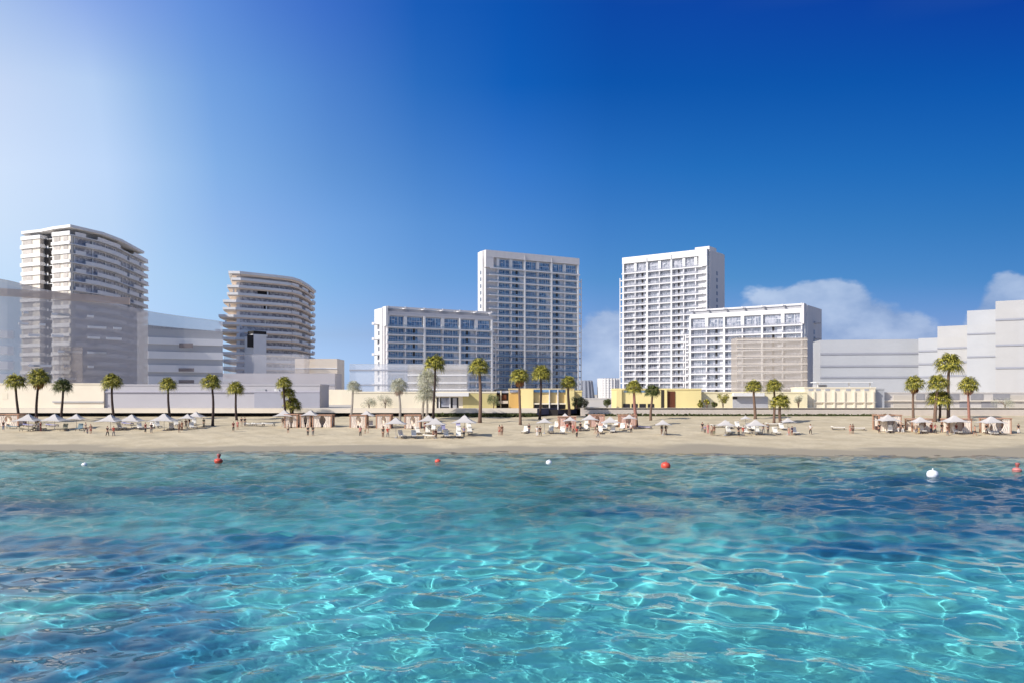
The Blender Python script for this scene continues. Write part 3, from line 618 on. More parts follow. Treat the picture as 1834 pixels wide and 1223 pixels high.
# ---------------------------------------------------------------- terrace buildings along the deck
def terrace(label, d_, x0, x1, ytop, m, items, name='terrace_building', depth=9, ybot=732.5):
    d = 181+(d_-231)*.45
    r = empty(name, (XD(x0, d), d, 0), 0, label, 'terrace building'); ox = XD(x0, d)
    z0, z1 = ZD(ybot, d), ZD(ytop, d)
    t = MB(); t.box(0, XD(x1, d)-ox, 0, depth, z0, z1); t.build('wall', m, r)
    t = MB(); t.box(-.1, XD(x1, d)-ox+.1, -.12, depth+.1, z1, z1+.3); t.build('coping', m, r)
    for nm, a, b, ya, yb, mm, pr in items:
        t = MB(); t.box(XD(a, d)-ox, XD(b, d)-ox, -pr, (.05 if pr < 1 else .02), ZD(yb, d), ZD(ya, d)); t.build(nm, mm, r)
    return r
terrace('long cream terrace block under the tallest left tower', 238, -160, 186, 688, mat('terrace_cream', (.80, .71, .56), .8, .05, .2), [('window', 4, 14, 703, 714, M_cream, .05), ('ledge', 95, 186, 718, 720, M_grey, .3)])  # cream here, lavender next: one wall's lit and duller parts, painted
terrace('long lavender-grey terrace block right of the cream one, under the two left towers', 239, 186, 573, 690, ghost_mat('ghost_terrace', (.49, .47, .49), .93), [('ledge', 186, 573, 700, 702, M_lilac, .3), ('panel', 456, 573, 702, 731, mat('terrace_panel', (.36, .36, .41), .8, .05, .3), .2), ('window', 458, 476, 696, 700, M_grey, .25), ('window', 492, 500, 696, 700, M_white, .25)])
terrace('cream and khaki terrace block with a dark glazed opening under the left wing', 232, 632, 889, 703, M_cream, [
 ('canopy', 776, 840, 703, 709, M_white, 1.6), ('opening', 782, 821, 711, 731, M_dark, .06), ('window', 790, 806, 712, 728, M_pale, .1), ('post', 786, 788, 709, 731, M_white, .3), ('post', 805, 807, 709, 731, M_white, .3), ('panel', 829, 889, 704, 731.5, mat('khaki_wall', (.56, .48, .22), .85, .08, .4), .12), ('door', 811, 818, 712, 731, M_grey, .12)])
terrace('dark recessed bay with a balcony between the khaki wall and the ochre panel', 237, 886, 914, 699, M_shadow, [  # near-black wall colour stands for the shade of the bay
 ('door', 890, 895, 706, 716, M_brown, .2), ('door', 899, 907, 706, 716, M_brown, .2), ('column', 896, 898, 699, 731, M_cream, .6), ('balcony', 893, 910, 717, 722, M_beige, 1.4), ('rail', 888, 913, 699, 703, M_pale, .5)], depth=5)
terrace('yellow stone pavilion with ochre panel, glass rail and a row of dark doors', 231, 911, 1028, 697.5, M_tan, [
 ('panel', 912, 931, 705, 730, M_orange, .5), ('rail', 913, 931, 697.4, 702, M_pale, .3), ('pier', 933, 955, 697, 731.5, M_yellow, .9), ('pier', 1013, 1028, 698, 731.5, M_yellow, .8),
 ('glass_rail', 956, 1012, 697, 702, M_blue, .4), ('ledge', 955, 1013, 721, 723.5, M_cream, .7), ('door', 957, 969, 723.5, 731.5, M_dark, .1), ('door', 971, 982, 723.5, 731.5, M_dark, .1), ('door', 985, 998, 723.5, 731.5, M_dark, .1), ('door', 1001, 1012, 723.5, 731.5, M_dark, .1),
 ('post', 983, 984.6, 697, 733, M_white, .9), ('post', 998, 999.6, 697, 733, M_white, .9)])
o = terrace('shaded yellow return wing beyond the right pier of the pavilion', 246, 1026, 1042, 701, M_yellow, [('opening', 1028, 1042, 713, 732, M_shadow, .2)], depth=6)
terrace('yellow stone pavilion with small upper windows and a tall brown door, under the whiter tower', 231, 1104, 1256, 697.5, M_yellow, [
 ('window', 1117, 1128, 699, 702, M_blue, .06), ('window', 1131, 1143, 699, 702, M_blue, .06), ('window', 1146, 1157, 699, 702, M_blue, .06), ('window', 1160, 1171, 699, 702, M_blue, .06),
 ('opening', 1116, 1128, 722.5, 731.5, M_dark, .08), ('opening', 1131, 1142, 722.5, 731.5, M_dark, .08), ('opening', 1145, 1156.5, 722.5, 731.5, M_dark, .08), ('opening', 1160, 1171.5, 722.5, 731.5, M_dark, .08),
 ('pier', 1104, 1113, 697, 732, M_yellow, .6), ('slot', 1184, 1190, 697.4, 731, M_shadow, .1), ('pier', 1190, 1194, 696.5, 732, M_yellow, .6), ('door', 1194.5, 1209, 700, 731, M_brown, .12)])
terrace('pale yellow terrace wall with a grey opening and white canopy under the right wing', 236, 1236, 1446, 703.5, mat('pale_yellow_wall', (.82, .73, .48), .85, .05, .3), [
 ('canopy', 1311, 1366, 703, 709, M_white, 1.4), ('opening', 1312, 1375, 710, 731, M_grey, .12), ('opening', 1312, 1320, 710, 714, M_dark, .2), ('panel', 1290, 1446, 731, 732.4, M_fascia, .3)])
r = terrace('pale cream building with small top openings and a roof pergola, right of the right wing', 240, 1441, 1568, 695, mat('ivory_wall', (.80, .72, .56), .85, .05, .3),
 [('opening', a, a+8, 695.8, 699, M_grey, .08) for a in (1448, 1461, 1478, 1496, 1515, 1532, 1548)]+[('pier', a, a+3, 700, 730, M_cream, .3) for a in (1456, 1474, 1492, 1510, 1528, 1546, 1562)]+[('ledge', 1441, 1568, 719, 720, M_fascia, .4)])
PD = 181+9*.45; ox = XD(1441, PD)
for px in (1470, 1527, 1565): t = MB(); t.box(XD(px, PD)-ox, XD(px+1.5, PD)-ox, 2, 2.3, ZD(695, PD), ZD(684, PD)); t.build('post', M_white, r)
t = MB(); t.box(XD(1466, PD)-ox, XD(1568, PD)-ox, 1.4, 5, ZD(684.6, PD), ZD(683, PD)); t.build('pergola', M_white, r)
t = MB(); t.box(XD(1470, PD)-ox, XD(1490, PD)-ox, 3, 5, ZD(695, PD), ZD(688, PD)); t.build('plant_room', M_grey, r)
terrace('shadowed grey side of the pale cream building, stepping down to the right', 243, 1568, 1584, 697, G_pale, [])  # grey colour paints the shade on the cream building's end
terrace('long low faded beige block with slatted grilles behind the right-hand palms', 246, 1578, 1960, 704, mat('faded_beige', (.58, .54, .50), .9, .06, .2),
 [('grille', a, b, 704.5, 715, mat('grille_grey', (.30, .29, .30), .7, .1, 1), .15) for a, b in ((1641, 1655), (1700, 1717), (1738, 1760), (1778, 1808))]+[('grille', a, b, 718, 730, MATS['grille_grey'], .15) for a, b in ((1718, 1736), (1757, 1784))]+[('ledge', 1578, 1960, 716, 718, M_fascia, .5), ('wall_panel', 1600, 1640, 707, 731, mat('faded_tan', (.54, .49, .42), .9, .08, .3), .1), ('wall_panel', 1808, 1960, 707, 731, MATS['faded_tan'], .1)])

# ---------------------------------------------------------------- far city between the two tall towers
def drum(label, px, half, ytop, d, m, m2, taper, n=20, nf=9, name='round_tower'):
    r = empty(name, (XD(px, d), d, 0), 0, label, 'tower block'); R0 = half/F*d; z1 = ZD(ytop, d)
    t = MB(); t.lathe([(R0*taper, 0), (R0, z1), (0, z1+.3)], 24); t.build('wall', m, r)
    for k in range(nf):
        z = 5+(z1-5)*k/nf; rr_ = R0*(taper+(1-taper)*z/z1); t = MB(); t.lathe([(rr_+.3, z), (rr_+.5, z+.9), (rr_+.3, z+1.6)], 24); t.build('floor_band', m2, r)
    t = MB()
    for k in range(n): a = 2*math.pi*k/n; c, s_ = math.cos(a), math.sin(a); t.bar(((R0*taper+.5)*c, (R0*taper+.5)*s_, 3), ((R0+.5)*c, (R0+.5)*s_, z1), 1.0)
    t.build('fin', m2, r); return r
drum('far grey-blue round tower flaring at its foot behind the right edge of the blue tower', 1046, 13, 681, 640, mat('far_grey', (.16, .20, .27), .4, .1, .1), mat('far_grey_fin', (.30, .32, .37), .6), 1.35, n=16)
drum('far white gridded round tower left of the whiter tower', 1090, 18, 677, 640, mat('far_window', (.28, .27, .30), .4, .1, .1), M_white, 1.0, n=22, nf=8)
r = empty('office_block', (XD(1056, 560), 560, 0), 0, 'low white office strip far off between the towers', 'office'); t = MB(); t.box(0, 19, 0, 10, 0, ZD(719, 560)); t.build('wall', mat('far_office', (.52, .52, .55), .7, .1, .2), r)
for k in range(3): z = 1+k*.0+ZD(719, 560)-1.1*k*1.4; t = MB(); t.box(-.3, 19.3, -.4, 0, z-.5, z); t.build('floor_band', M_white, r)
r = empty('office_block', (XD(1064, 900), 900, 0), 0, 'tiny pale roof block beyond the office strip, in the gap between the round towers', 'office'); t = MB(); t.box(0, 6, 0, 10, 0, ZD(712, 900)); t.build('wall', M_pink, r); t = MB(); t.box(1, 3, 1, 3, ZD(712, 900), ZD(710, 900)); t.build('roof', M_white, r)
# ---------------------------------------------------------------- palms
def leaf_mat(name, c1, c2, ghost=0):
    m = bpy.data.materials.new(name); m.use_nodes = True; n = m.node_tree.nodes; l = m.node_tree.links; p = n['Principled BSDF']
    t = n.new('ShaderNodeTexCoord'); z = n.new('ShaderNodeTexNoise'); z.inputs['Scale'].default_value = 2.6; z.inputs['Detail'].default_value = 3; l.new(t.outputs['Object'], z.inputs[0])
    mp = n.new('ShaderNodeMapRange'); mp.inputs[1].default_value = .41; mp.inputs[2].default_value = .63; l.new(z.outputs[0], mp.inputs[0])
    mx = n.new('ShaderNodeMix'); mx.data_type = 'RGBA'; mx.inputs[6].default_value = (*c1, 1); mx.inputs[7].default_value = (*c2, 1); l.new(mp.outputs[0], mx.inputs[0]); l.new(mx.outputs[2], p.inputs['Base Color'])
    p.inputs['Roughness'].default_value = .5; p.inputs['Specular IOR Level'].default_value = .35
    if ghost: p.inputs['Alpha'].default_value = ghost
    return m
M_leaf = leaf_mat('palm_leaf', (.045, .06, .008), (.56, .49, .08)); M_leafd = leaf_mat('palm_leaf_dark', (.03, .05, .012), (.16, .17, .04))  # dark-to-yellow contrast paints sunlit highlights into the fronds
M_leafg = leaf_mat('faded_leaf', (.34, .34, .24), (.58, .56, .42), .62)
M_trunk = mat('palm_trunk', (.19, .12, .085), .95, .35, 6, bump=.6, bscale=14); M_trunkd = mat('palm_trunk_dark', (.055, .035, .03), .95, .3, 6, bump=.6, bscale=14)
M_trunkp = mat('palm_trunk_pink', (.34, .16, .12), .95, .25, 6, bump=.5, bscale=14); M_trunkg = ghost_mat('faded_trunk', (.40, .35, .30), .7)
M_skirt = mat('dead_fronds', (.26, .11, .04), .9, .35, 5); M_skirtp = mat('dead_fronds_pink', (.42, .22, .15), .9, .2, 5); M_skirtg = ghost_mat('faded_skirt', (.50, .36, .28), .6)
def crown_mesh(seed, m, nleaf=44, r0=.85, bl=1.25):
    rr = random.Random(seed); t = MB()
    for i in range(nleaf):
        pol = math.acos(1-2*((i+.5)/nleaf)*.80); az = i*2.39996+rr.uniform(-.3, .3); pol += rr.uniform(-.12, .12)
        dv = Vector((math.sin(pol)*math.cos(az), math.sin(pol)*math.sin(az), math.cos(pol)))
        side = dv.cross(Vector((0, 0, 1))); side = side.normalized() if side.length > .05 else Vector((1, 0, 0)); up = side.cross(dv).normalized()
        pl = r0*rr.uniform(.75, 1.15); c = dv*pl; t.bar((0, 0, 0), c, .035, .02); c = c-Vector((0, 0, .05))
        nb = 13; L_ = bl*rr.uniform(.8, 1.1)
        for j in range(nb):
            a = (j/(nb-1)-.5)*3.3; d1 = dv*math.cos(a)+side*math.sin(a); ln = L_*(1-.25*abs(a)/1.65)*rr.uniform(.85, 1.08)
            mid = c+d1*ln*.55+up*.08*math.cos(a); tip = c+d1*ln-Vector((0, 0, ln*(.34+.38*rr.random())))
            wv = (side*math.cos(a)-dv*math.sin(a))*.062
            t.quad(c, mid-wv, tip, mid+wv)
    return t.mesh('crown', m)
CROWN = {'g': [crown_mesh(s, M_leaf) for s in (1, 2, 3)], 'd': [crown_mesh(s, M_leafd) for s in (4, 5)], 'f': [crown_mesh(s, M_leafg) for s in (6, 7)]}
def skirt_mesh(m, seed=0):
    rr = random.Random(seed); t = MB()
    for i in range(150):
        a = rr.random()*6.283; z = -rr.uniform(.2, .9); ln = rr.uniform(.6, 1.1); r0 = .2; r1 = rr.uniform(.5, .95)
        p = Vector((r0*math.cos(a), r0*math.sin(a), z+.3)); q = Vector((r1*math.cos(a), r1*math.sin(a), z-ln*.5)); e = Vector((r1*.8*math.cos(a), r1*.8*math.sin(a), z-ln)); wv = Vector((-math.sin(a), math.cos(a), 0))*.09
        t.quad(p-wv, p+wv, q+wv, q-wv); t.quad(q-wv, q+wv, e+wv*.3, e-wv*.3)
    return t.mesh('dead_frond_skirt', m)
SKIRT = {'b': skirt_mesh(M_skirt, 1), 'p': skirt_mesh(M_skirtp, 2), 'f': skirt_mesh(M_skirtg, 3)}
pr = random.Random(77)
def dist_of(y): return 21150/((y-HY)+80.25)
def palm(px, yb, cx, cy, rpx, label, kind='g', skirt=None, trunk=None, thick=1.0, group='fan palms along the back of the beach'):
    d = dist_of(yb); x = XD(px, d); z0 = float(ground_z(np.array(x), np.array(d)))-.15; zt = ZD(cy, d); xt = XD(cx, d)-x; H = zt-z0
    r = empty('palm_tree', (x, d, z0), 0, label, 'palm', group)
    n = 12; pts = []; rad = []
    for i in range(n+1):
        s = i/n; pts.append((xt*(s**1.5)+.10*math.sin(s*5+px), .06*math.sin(s*4+px), H*s)); rad.append(thick*(.34 if i == 0 else (.27-.10*s)))
    t = MB(); t.tube(pts, rad, 10); t.build('trunk', trunk or {'g': M_trunk, 'd': M_trunkd, 'f': M_trunkg}[kind], r, smooth=True)
    rad_m = rpx/F*d; sc = rad_m/1.72
    o = place('crown', pr.choice(CROWN[kind]), r, (pts[-1][0], pts[-1][1], H-.15*sc), pr.random()*6.28); o.scale = (sc, sc, sc*.92)
    if skirt: o = place('dead_frond_skirt', SKIRT[skirt], r, (pts[-1][0], pts[-1][1], H-.35*sc), pr.random()*6.28); o.scale = (sc*.85,)*3
    return r
palm(33, 758, 28, 681, 20, 'leftmost palm, green crown on a thin leaning trunk beside the red-brown cabana frame', trunk=M_trunkd)
palm(66, 757, 68, 673, 22, 'palm with a brown dead skirt under its crown, second from the left', skirt='b', trunk=M_trunkd)
palm(111, 752, 112, 689, 19, 'dark-crowned short palm, third from the left', 'd')
palm(203, 756, 200, 681, 20, 'single palm standing alone before the terrace, between two parasols', trunk=M_trunkd)
palm(304, 752, 300, 686, 17, 'smallish palm rising behind the paired parasols left of the stepped tower', trunk=M_trunkd)
palm(382, 762, 379, 682, 20, 'taller palm with a long trunk reaching the sand left of the stepped tower', trunk=M_trunkd)
palm(424, 752, 421, 693, 17, 'short palm in front of the white column of the stepped tower', trunk=M_trunkd)
palm(510, 750, 509, 684, 16, 'slim palm above the two stacked low palms beside the left cabanas', 'g', trunk=M_trunkd)
palm(521, 749, 517, 702, 15, 'middle of three stacked palm crowns beside the left cabanas', 'g', trunk=M_trunkd)
palm(525, 748, 523, 722, 18, 'lowest of three stacked palm crowns beside the left cabanas', 'g', trunk=M_trunkd, thick=1.2)
palm(628, 752, 634, 690, 15, 'faded pale palm left of the left wing, its trunk ghostly', 'f')
palm(716, 758, 715, 688, 19, 'faded grey-green palm with a pink skirt in front of the cream terrace wall', 'f', skirt='f')
palm(777, 753, 779, 648, 22, 'tall green palm whose crown stands out against the left wing', 'g', trunk=M_trunkd)
palm(757, 750, 766, 676, 24, 'faded broad palm just left of the tall palm by the left wing', 'f')
palm(765, 751, 764, 703, 22, 'lower faded palm crown overlapping the broad faded one', 'f')
palm(860, 757, 859, 654, 21, 'palm with a thick trunk in front of the khaki wall', 'g', thick=1.35)
palm(931, 760, 931, 671, 20, 'palm with an orange-brown skirt and flared base before the yellow pier', skirt='b')
palm(967, 750, 970, 666, 20, 'tall palm with a dark trunk before the pavilion doors', trunk=M_trunkd)
palm(1019, 747, 1018, 683, 17, 'palm beside the right pier of the yellow pavilion', thick=1.2)
palm(1139, 763, 1135, 691, 17, 'palm with a pinkish trunk beside the pink cabana under the whiter tower', trunk=M_trunkp, thick=1.25)
palm(1166, 752, 1168, 698, 16, 'darker short palm before the yellow wall of the whiter tower', 'd', trunk=M_trunk)
palm(1352, 750, 1350, 690, 17, 'palm with a bare brown trunk over the parasols below the right wing', trunk=M_trunk, thick=1.2)
palm(1387, 757, 1386, 689, 17, 'taller of the pair of palms below the right wing', trunk=M_trunk)
palm(1397, 757, 1397, 717, 20, 'low bushy palm of the pair below the right wing', trunk=M_trunk, thick=1.2)
palm(1635, 755, 1637, 684, 19, 'palm with a dark skirt at the left of the right-hand palm group', skirt='b', trunk=M_trunk)
palm(1675, 756, 1679, 683, 21, 'upper of the two overlapping wide crowns in the right-hand palm group', trunk=M_trunk, thick=1.3)
palm(1683, 755, 1683, 711, 23, 'lower of the two overlapping wide crowns in the right-hand palm group', trunk=M_trunkd)
palm(1698, 752, 1700, 648, 26, 'tallest palm on the right, its crown well above the others', trunk=M_trunk, thick=1.3)
palm(1735, 764, 1735, 686, 19, 'rightmost palm, with an orange dead skirt under its crown', skirt='p', trunk=M_trunkp)

# ---------------------------------------------------------------- bushes and small trees on the deck
def bush(px, yb, ypx_top, wpx, label, m, name='bush', d=178.6, trunk=False, cat='bush'):
    rr = random.Random(int(px)); h = (yb-ypx_top)/F*d; rw = wpx/F*d/2; r = empty(name, (XD(px, d), d, DZ if d < 300 else 3), 0, label, cat)
    t = MB(); hb = h*.25 if trunk else 0; cl = [(Vector((rr.uniform(-.6, .6)*rw, rr.uniform(-.5, .5)*rw, hb+(h-hb)*rr.uniform(.25, .8))), rr.uniform(.3, .55)*rw) for _ in range(9)]
    for i in range(1500):
        c, q = rr.choice(cl); v = Vector((rr.gauss(0, 1), rr.gauss(0, 1), rr.gauss(0, 1))).normalized()*q*rr.uniform(.55, 1.05); p = c+v
        if p.z < .05 or p.z > h: continue
        u = Vector((rr.gauss(0, 1), rr.gauss(0, 1), rr.gauss(0, 1))).normalized()*rr.uniform(.05, .11); w_ = u.cross(v).normalized()*.06; t.quad(p-u, p+w_, p+u, p-w_)
    t.build('crown', m, r)
    t = MB()
    for _ in range(5): a = rr.random()*6.28; t.tube([(0, 0, -.1), (.15*math.cos(a), .15*math.sin(a), h*.3), (rw*.5*math.cos(a), rw*.5*math.sin(a), h*.7)], [.09, .06, .02], 5)
    t.build('stem', M_trunk, r, smooth=True)
bush(661, 731, 709, 30, 'larger faded grey-green bush left of the cream terrace wall', M_leafg)
bush(690, 731, 706, 32, 'faded round bush in front of the cream terrace wall', M_leafg, d=178.6)
bush(884, 731, 704, 26, 'grey-green bush before the dark recessed bay', leaf_mat('bush_leaf', (.10, .13, .05), (.28, .30, .14)), d=178.6)
M_bd = leaf_mat('dark_bush_leaf', (.012, .02, .008), (.05, .06, .02))
bush(918, 700, 678, 22, 'green tree top on the roof terrace behind the yellow pavilion', M_leaf, 'small_tree', 300, True, 'tree')
bush(1032, 731, 708, 22, 'black-green bush against the shaded return wing', M_bd, d=178.6)
bush(1046, 731, 710, 24, 'black-green bush at the foot of the round grey-blue tower', M_bd, d=178.6)
bush(1087, 732, 714, 18, 'round dark bush below the white gridded tower', M_leafd, d=178.6)
bush(1254, 731, 714, 11, 'first small conical bush left of the white canopy', M_leaf, d=178.6)
bush(1266, 731, 713, 11, 'second small conical bush left of the white canopy', M_leaf, d=178.6)
bush(1280, 731, 713, 13, 'dark upright bush left of the white canopy', M_leafd, d=178.6)
bush(1295, 731, 704, 26, 'taller loose shrub just left of the white canopy', M_leaf, 'small_tree', 178.6, True, 'tree')
bush(1430, 731, 705, 22, 'faded bare-looking small tree at the right end of the pale yellow wall', M_leafg, 'small_tree', 180, True, 'tree')
bush(1800, 731, 712, 40, 'wide faded shrub before the beige block near the right edge', M_leafg, d=181.5)

# ---------------------------------------------------------------- parasols
M_canvas = mat('parasol_canvas', (.57, .53, .50), .85, .05, 1.5); M_pole = mat('pole_metal', (.45, .42, .38), .5)
def parasol(px, ya, hw, yb, label, d=None):
    d = d or dist_of(yb); x = XD(px, d); z0 = float(ground_z(np.array(x), np.array(d))); H = max(2.5, min(ZD(ya, d)-z0, 3.8)); w_ = hw/F*d
    r = empty('parasol', (x, d, z0), R(px*7 % 9-4), label, 'parasol', 'white peaked parasols on the beach')
    prof = [(0, 0), (.10, -.05), (.32, -.40), (.65, -.74), (1, -.96)]
    t = MB(); n = 8
    for side in range(4):
        a0 = math.pi/4+side*math.pi/2; a1 = a0+math.pi/2
        c0 = Vector((math.cos(a0), math.sin(a0)))*math.sqrt(2); c1 = Vector((math.cos(a1), math.sin(a1)))*math.sqrt(2)
        for j in range(len(prof)-1):
            for k in range(4):
                def pt(r_, z_, s_):
                    c = c0.lerp(c1, s_); bow = 1-.10*r_*(1-(2*s_-1)**2); sag = -.10*r_*0; return (c.x*w_*r_*bow, c.y*w_*r_*bow, H+z_*min(w_, 2.2)*.62+.12*r_*(1-(2*s_-1)**2))
                (ra, za), (rb, zb_) = prof[j], prof[j+1]; q = [pt(rb, zb_, k/4), pt(rb, zb_, (k+1)/4), pt(ra, za, (k+1)/4), pt(ra, za, k/4)]
                t.quad(*q); t.quad(*[(a, b, c-.03) for a, b, c in q[::-1]])
    t.build('canopy', M_canvas, r)
    t = MB(); t.lathe([(.035, 0), (.035, H-.05), (.06, H-.02), (.05, H+.12), (0, H+.16)], 8); t.build('pole', M_pole, r)
    t = MB(); t.lathe([(0, .0), (.34, 0), (.34, .07), (.06, .1), (.06, .3), (0, .3)], 12); t.build('base', M_grey, r)
    t = MB()
    for a in range(4): g = math.pi/4+a*math.pi/2; t.bar((0, 0, H-.85), (math.cos(g)*w_*.9, math.sin(g)*w_*.9, H-.12-1.0*min(w_, 2.2)*.62), .03)
    t.build('rib', M_pole, r); return r
for a in [(51, 741, 21, 771, 'white parasol over the first loungers, beside the leftmost palm'), (98, 741, 21, 769, 'white parasol between the brown-skirted palm and the dark-crowned palm'),
 (137, 748, 16, 766, 'flat pale parasol right of the dark-crowned palm'), (198, 742, 21, 769, 'white parasol under the palm that stands alone'), (236, 742, 21, 767, 'white parasol just right of the palm that stands alone'),
 (294, 740, 23, 770, 'white parasol in front of the smallish palm'), (336, 741, 14, 767, 'front parasol of the close pair left of the taller palm'), (351, 737, 16, 764, 'lilac-shaded rear parasol of the close pair left of the taller palm'),
 (509, 734, 18, 764, 'parasol rising over the left cabana beside the stacked palms'), (556, 734, 16, 764, 'parasol over the second and third left cabanas'),
 (657, 735, 16, 764, 'parasol over the cabana nearest the faded palm'), (709, 747, 20, 784, 'parasol standing forward on the sand below the pink-skirted faded palm'), (767, 743, 19, 777, 'rear parasol of the overlapping pair under the tall green palm'),
 (780, 748, 20, 784, 'front parasol of the overlapping pair under the tall green palm'), (832, 743, 23, 780, 'large pale parasol left of the thick-trunked palm'), (975, 748, 15, 776, 'parasol below the pavilion doors, left of the pink cabanas'),
 (1012, 741, 14, 765, 'rear parasol at the crowded group in red'), (1021, 751, 13, 772, 'front drooping parasol at the crowded group in red'), (1056, 742, 16, 770, 'parasol above the car-like pair of loungers, right of the group in red'),
 (1093, 746, 18, 774, 'broad lilac parasol among the loungers below the white gridded tower'), (1127, 742, 13, 768, 'parasol against the pink cabana by the pink-trunked palm'), (1187, 752, 15, 779, 'pale parasol over two people in black right of the pink cabana'),
 (1299, 753, 17, 779, 'pale parasol left of the man in red under the right wing'), (1335, 745, 10, 770, 'small high parasol behind the man in red'), (1353, 751, 19, 779, 'pinkish parasol over the white loungers under the right wing'),
 (1411, 748, 13, 778, 'pale parasol right of the low bushy palm'), (1590, 742, 19, 773, 'parasol over the first right-hand cabana'), (1648, 746, 17, 775, 'parasol over the second right-hand cabana'),
 (1709, 743, 21, 777, 'parasol under the tallest palm in front of the third right-hand cabana'), (1775, 745, 20, 779, 'parasol nearest the right edge, before the last cabana')]: parasol(*a)

# ---------------------------------------------------------------- sun loungers
M_cush = mat('lounger_cushion', (.82, .78, .70), .8, .05, 3); M_cblue = mat('lounger_cushion_lilac', (.36, .34, .52), .8, .05, 3); M_cteal = mat('lounger_cushion_teal', (.20, .27, .29), .8, .05, 3); M_colive = mat('lounger_cushion_olive', (.27, .25, .17), .8, .05, 3)
M_lframe = mat('lounger_frame', (.16, .12, .10), .6); M_lwhite = mat('lounger_frame_white', (.72, .68, .62), .5)
LM = {}
def lounger_parts(cm, flat):
    if (cm.name, flat) in LM: return LM[(cm.name, flat)]
    t = MB(); t.box(-.36, .36, -1.0, 1.0, .26, .31); fr = t.mesh('frame', M_lframe)
    t = MB(); t.box(-.34, .34, -.98, .25, .315, .40); t.box(-.34, .34, -.98, -.9, .40, .42); se = t.mesh('seat', cm)
    a = R(8 if flat else 52); t = MB(); p = Vector((0, .27, .34)); q = p+Vector((0, math.cos(a)*.78, math.sin(a)*.95)); t.bar(p, q, .68, .09, up=(1, 0, 0)) if 0 else None
    n_ = Vector((0, -math.sin(a), math.cos(a)))*.05; i = 0
    A, B = p, q; X_ = Vector((.34, 0, 0))
    vs = [A-X_-n_, A+X_-n_, B+X_-n_, B-X_-n_, A-X_+n_, A+X_+n_, B+X_+n_, B-X_+n_]; t.v = [tuple(v) for v in vs]; t.f = [(0,3,2,1),(4,5,6,7),(0,1,5,4),(1,2,6,5),(2,3,7,6),(3,0,4,7)]; t.m = [0]*6
    bk = t.mesh('backrest', cm)
    t = MB(); c = B-Vector((0, .12, .13))+n_*2.2; t.box(-.22, .22, c.y-.07, c.y+.07, c.z-.07, c.z+.09); pl = t.mesh('headrest', cm)
    t = MB(); t.box(-.03, .03, -.03, .03, 0, .26); lg = t.mesh('leg', M_lframe)
    LM[(cm.name, flat)] = (fr, se, bk, lg, pl); return LM[(cm.name, flat)]
def lounger(px, yb, label, rot=0, c=M_cush, flat=False):
    d = dist_of(yb)+.3; x = XD(px, d); z0 = float(ground_z(np.array(x), np.array(d+.5)))
    r = empty('sun_lounger', (x, d+1.0, z0+.02), R(rot), label, 'sun lounger', 'sun loungers on the beach'); r.scale = (1.12, 1.12, 1.12)
    fr, se, bk, lg, pl = lounger_parts(c, flat)
    place('frame', fr, r); place('seat', se, r); b = place('backrest', bk, r); place('headrest', pl, b)
    for sx in (-.31, .31):
        for sy in (-.9, .85): place('leg', lg, r, (sx, sy, 0))
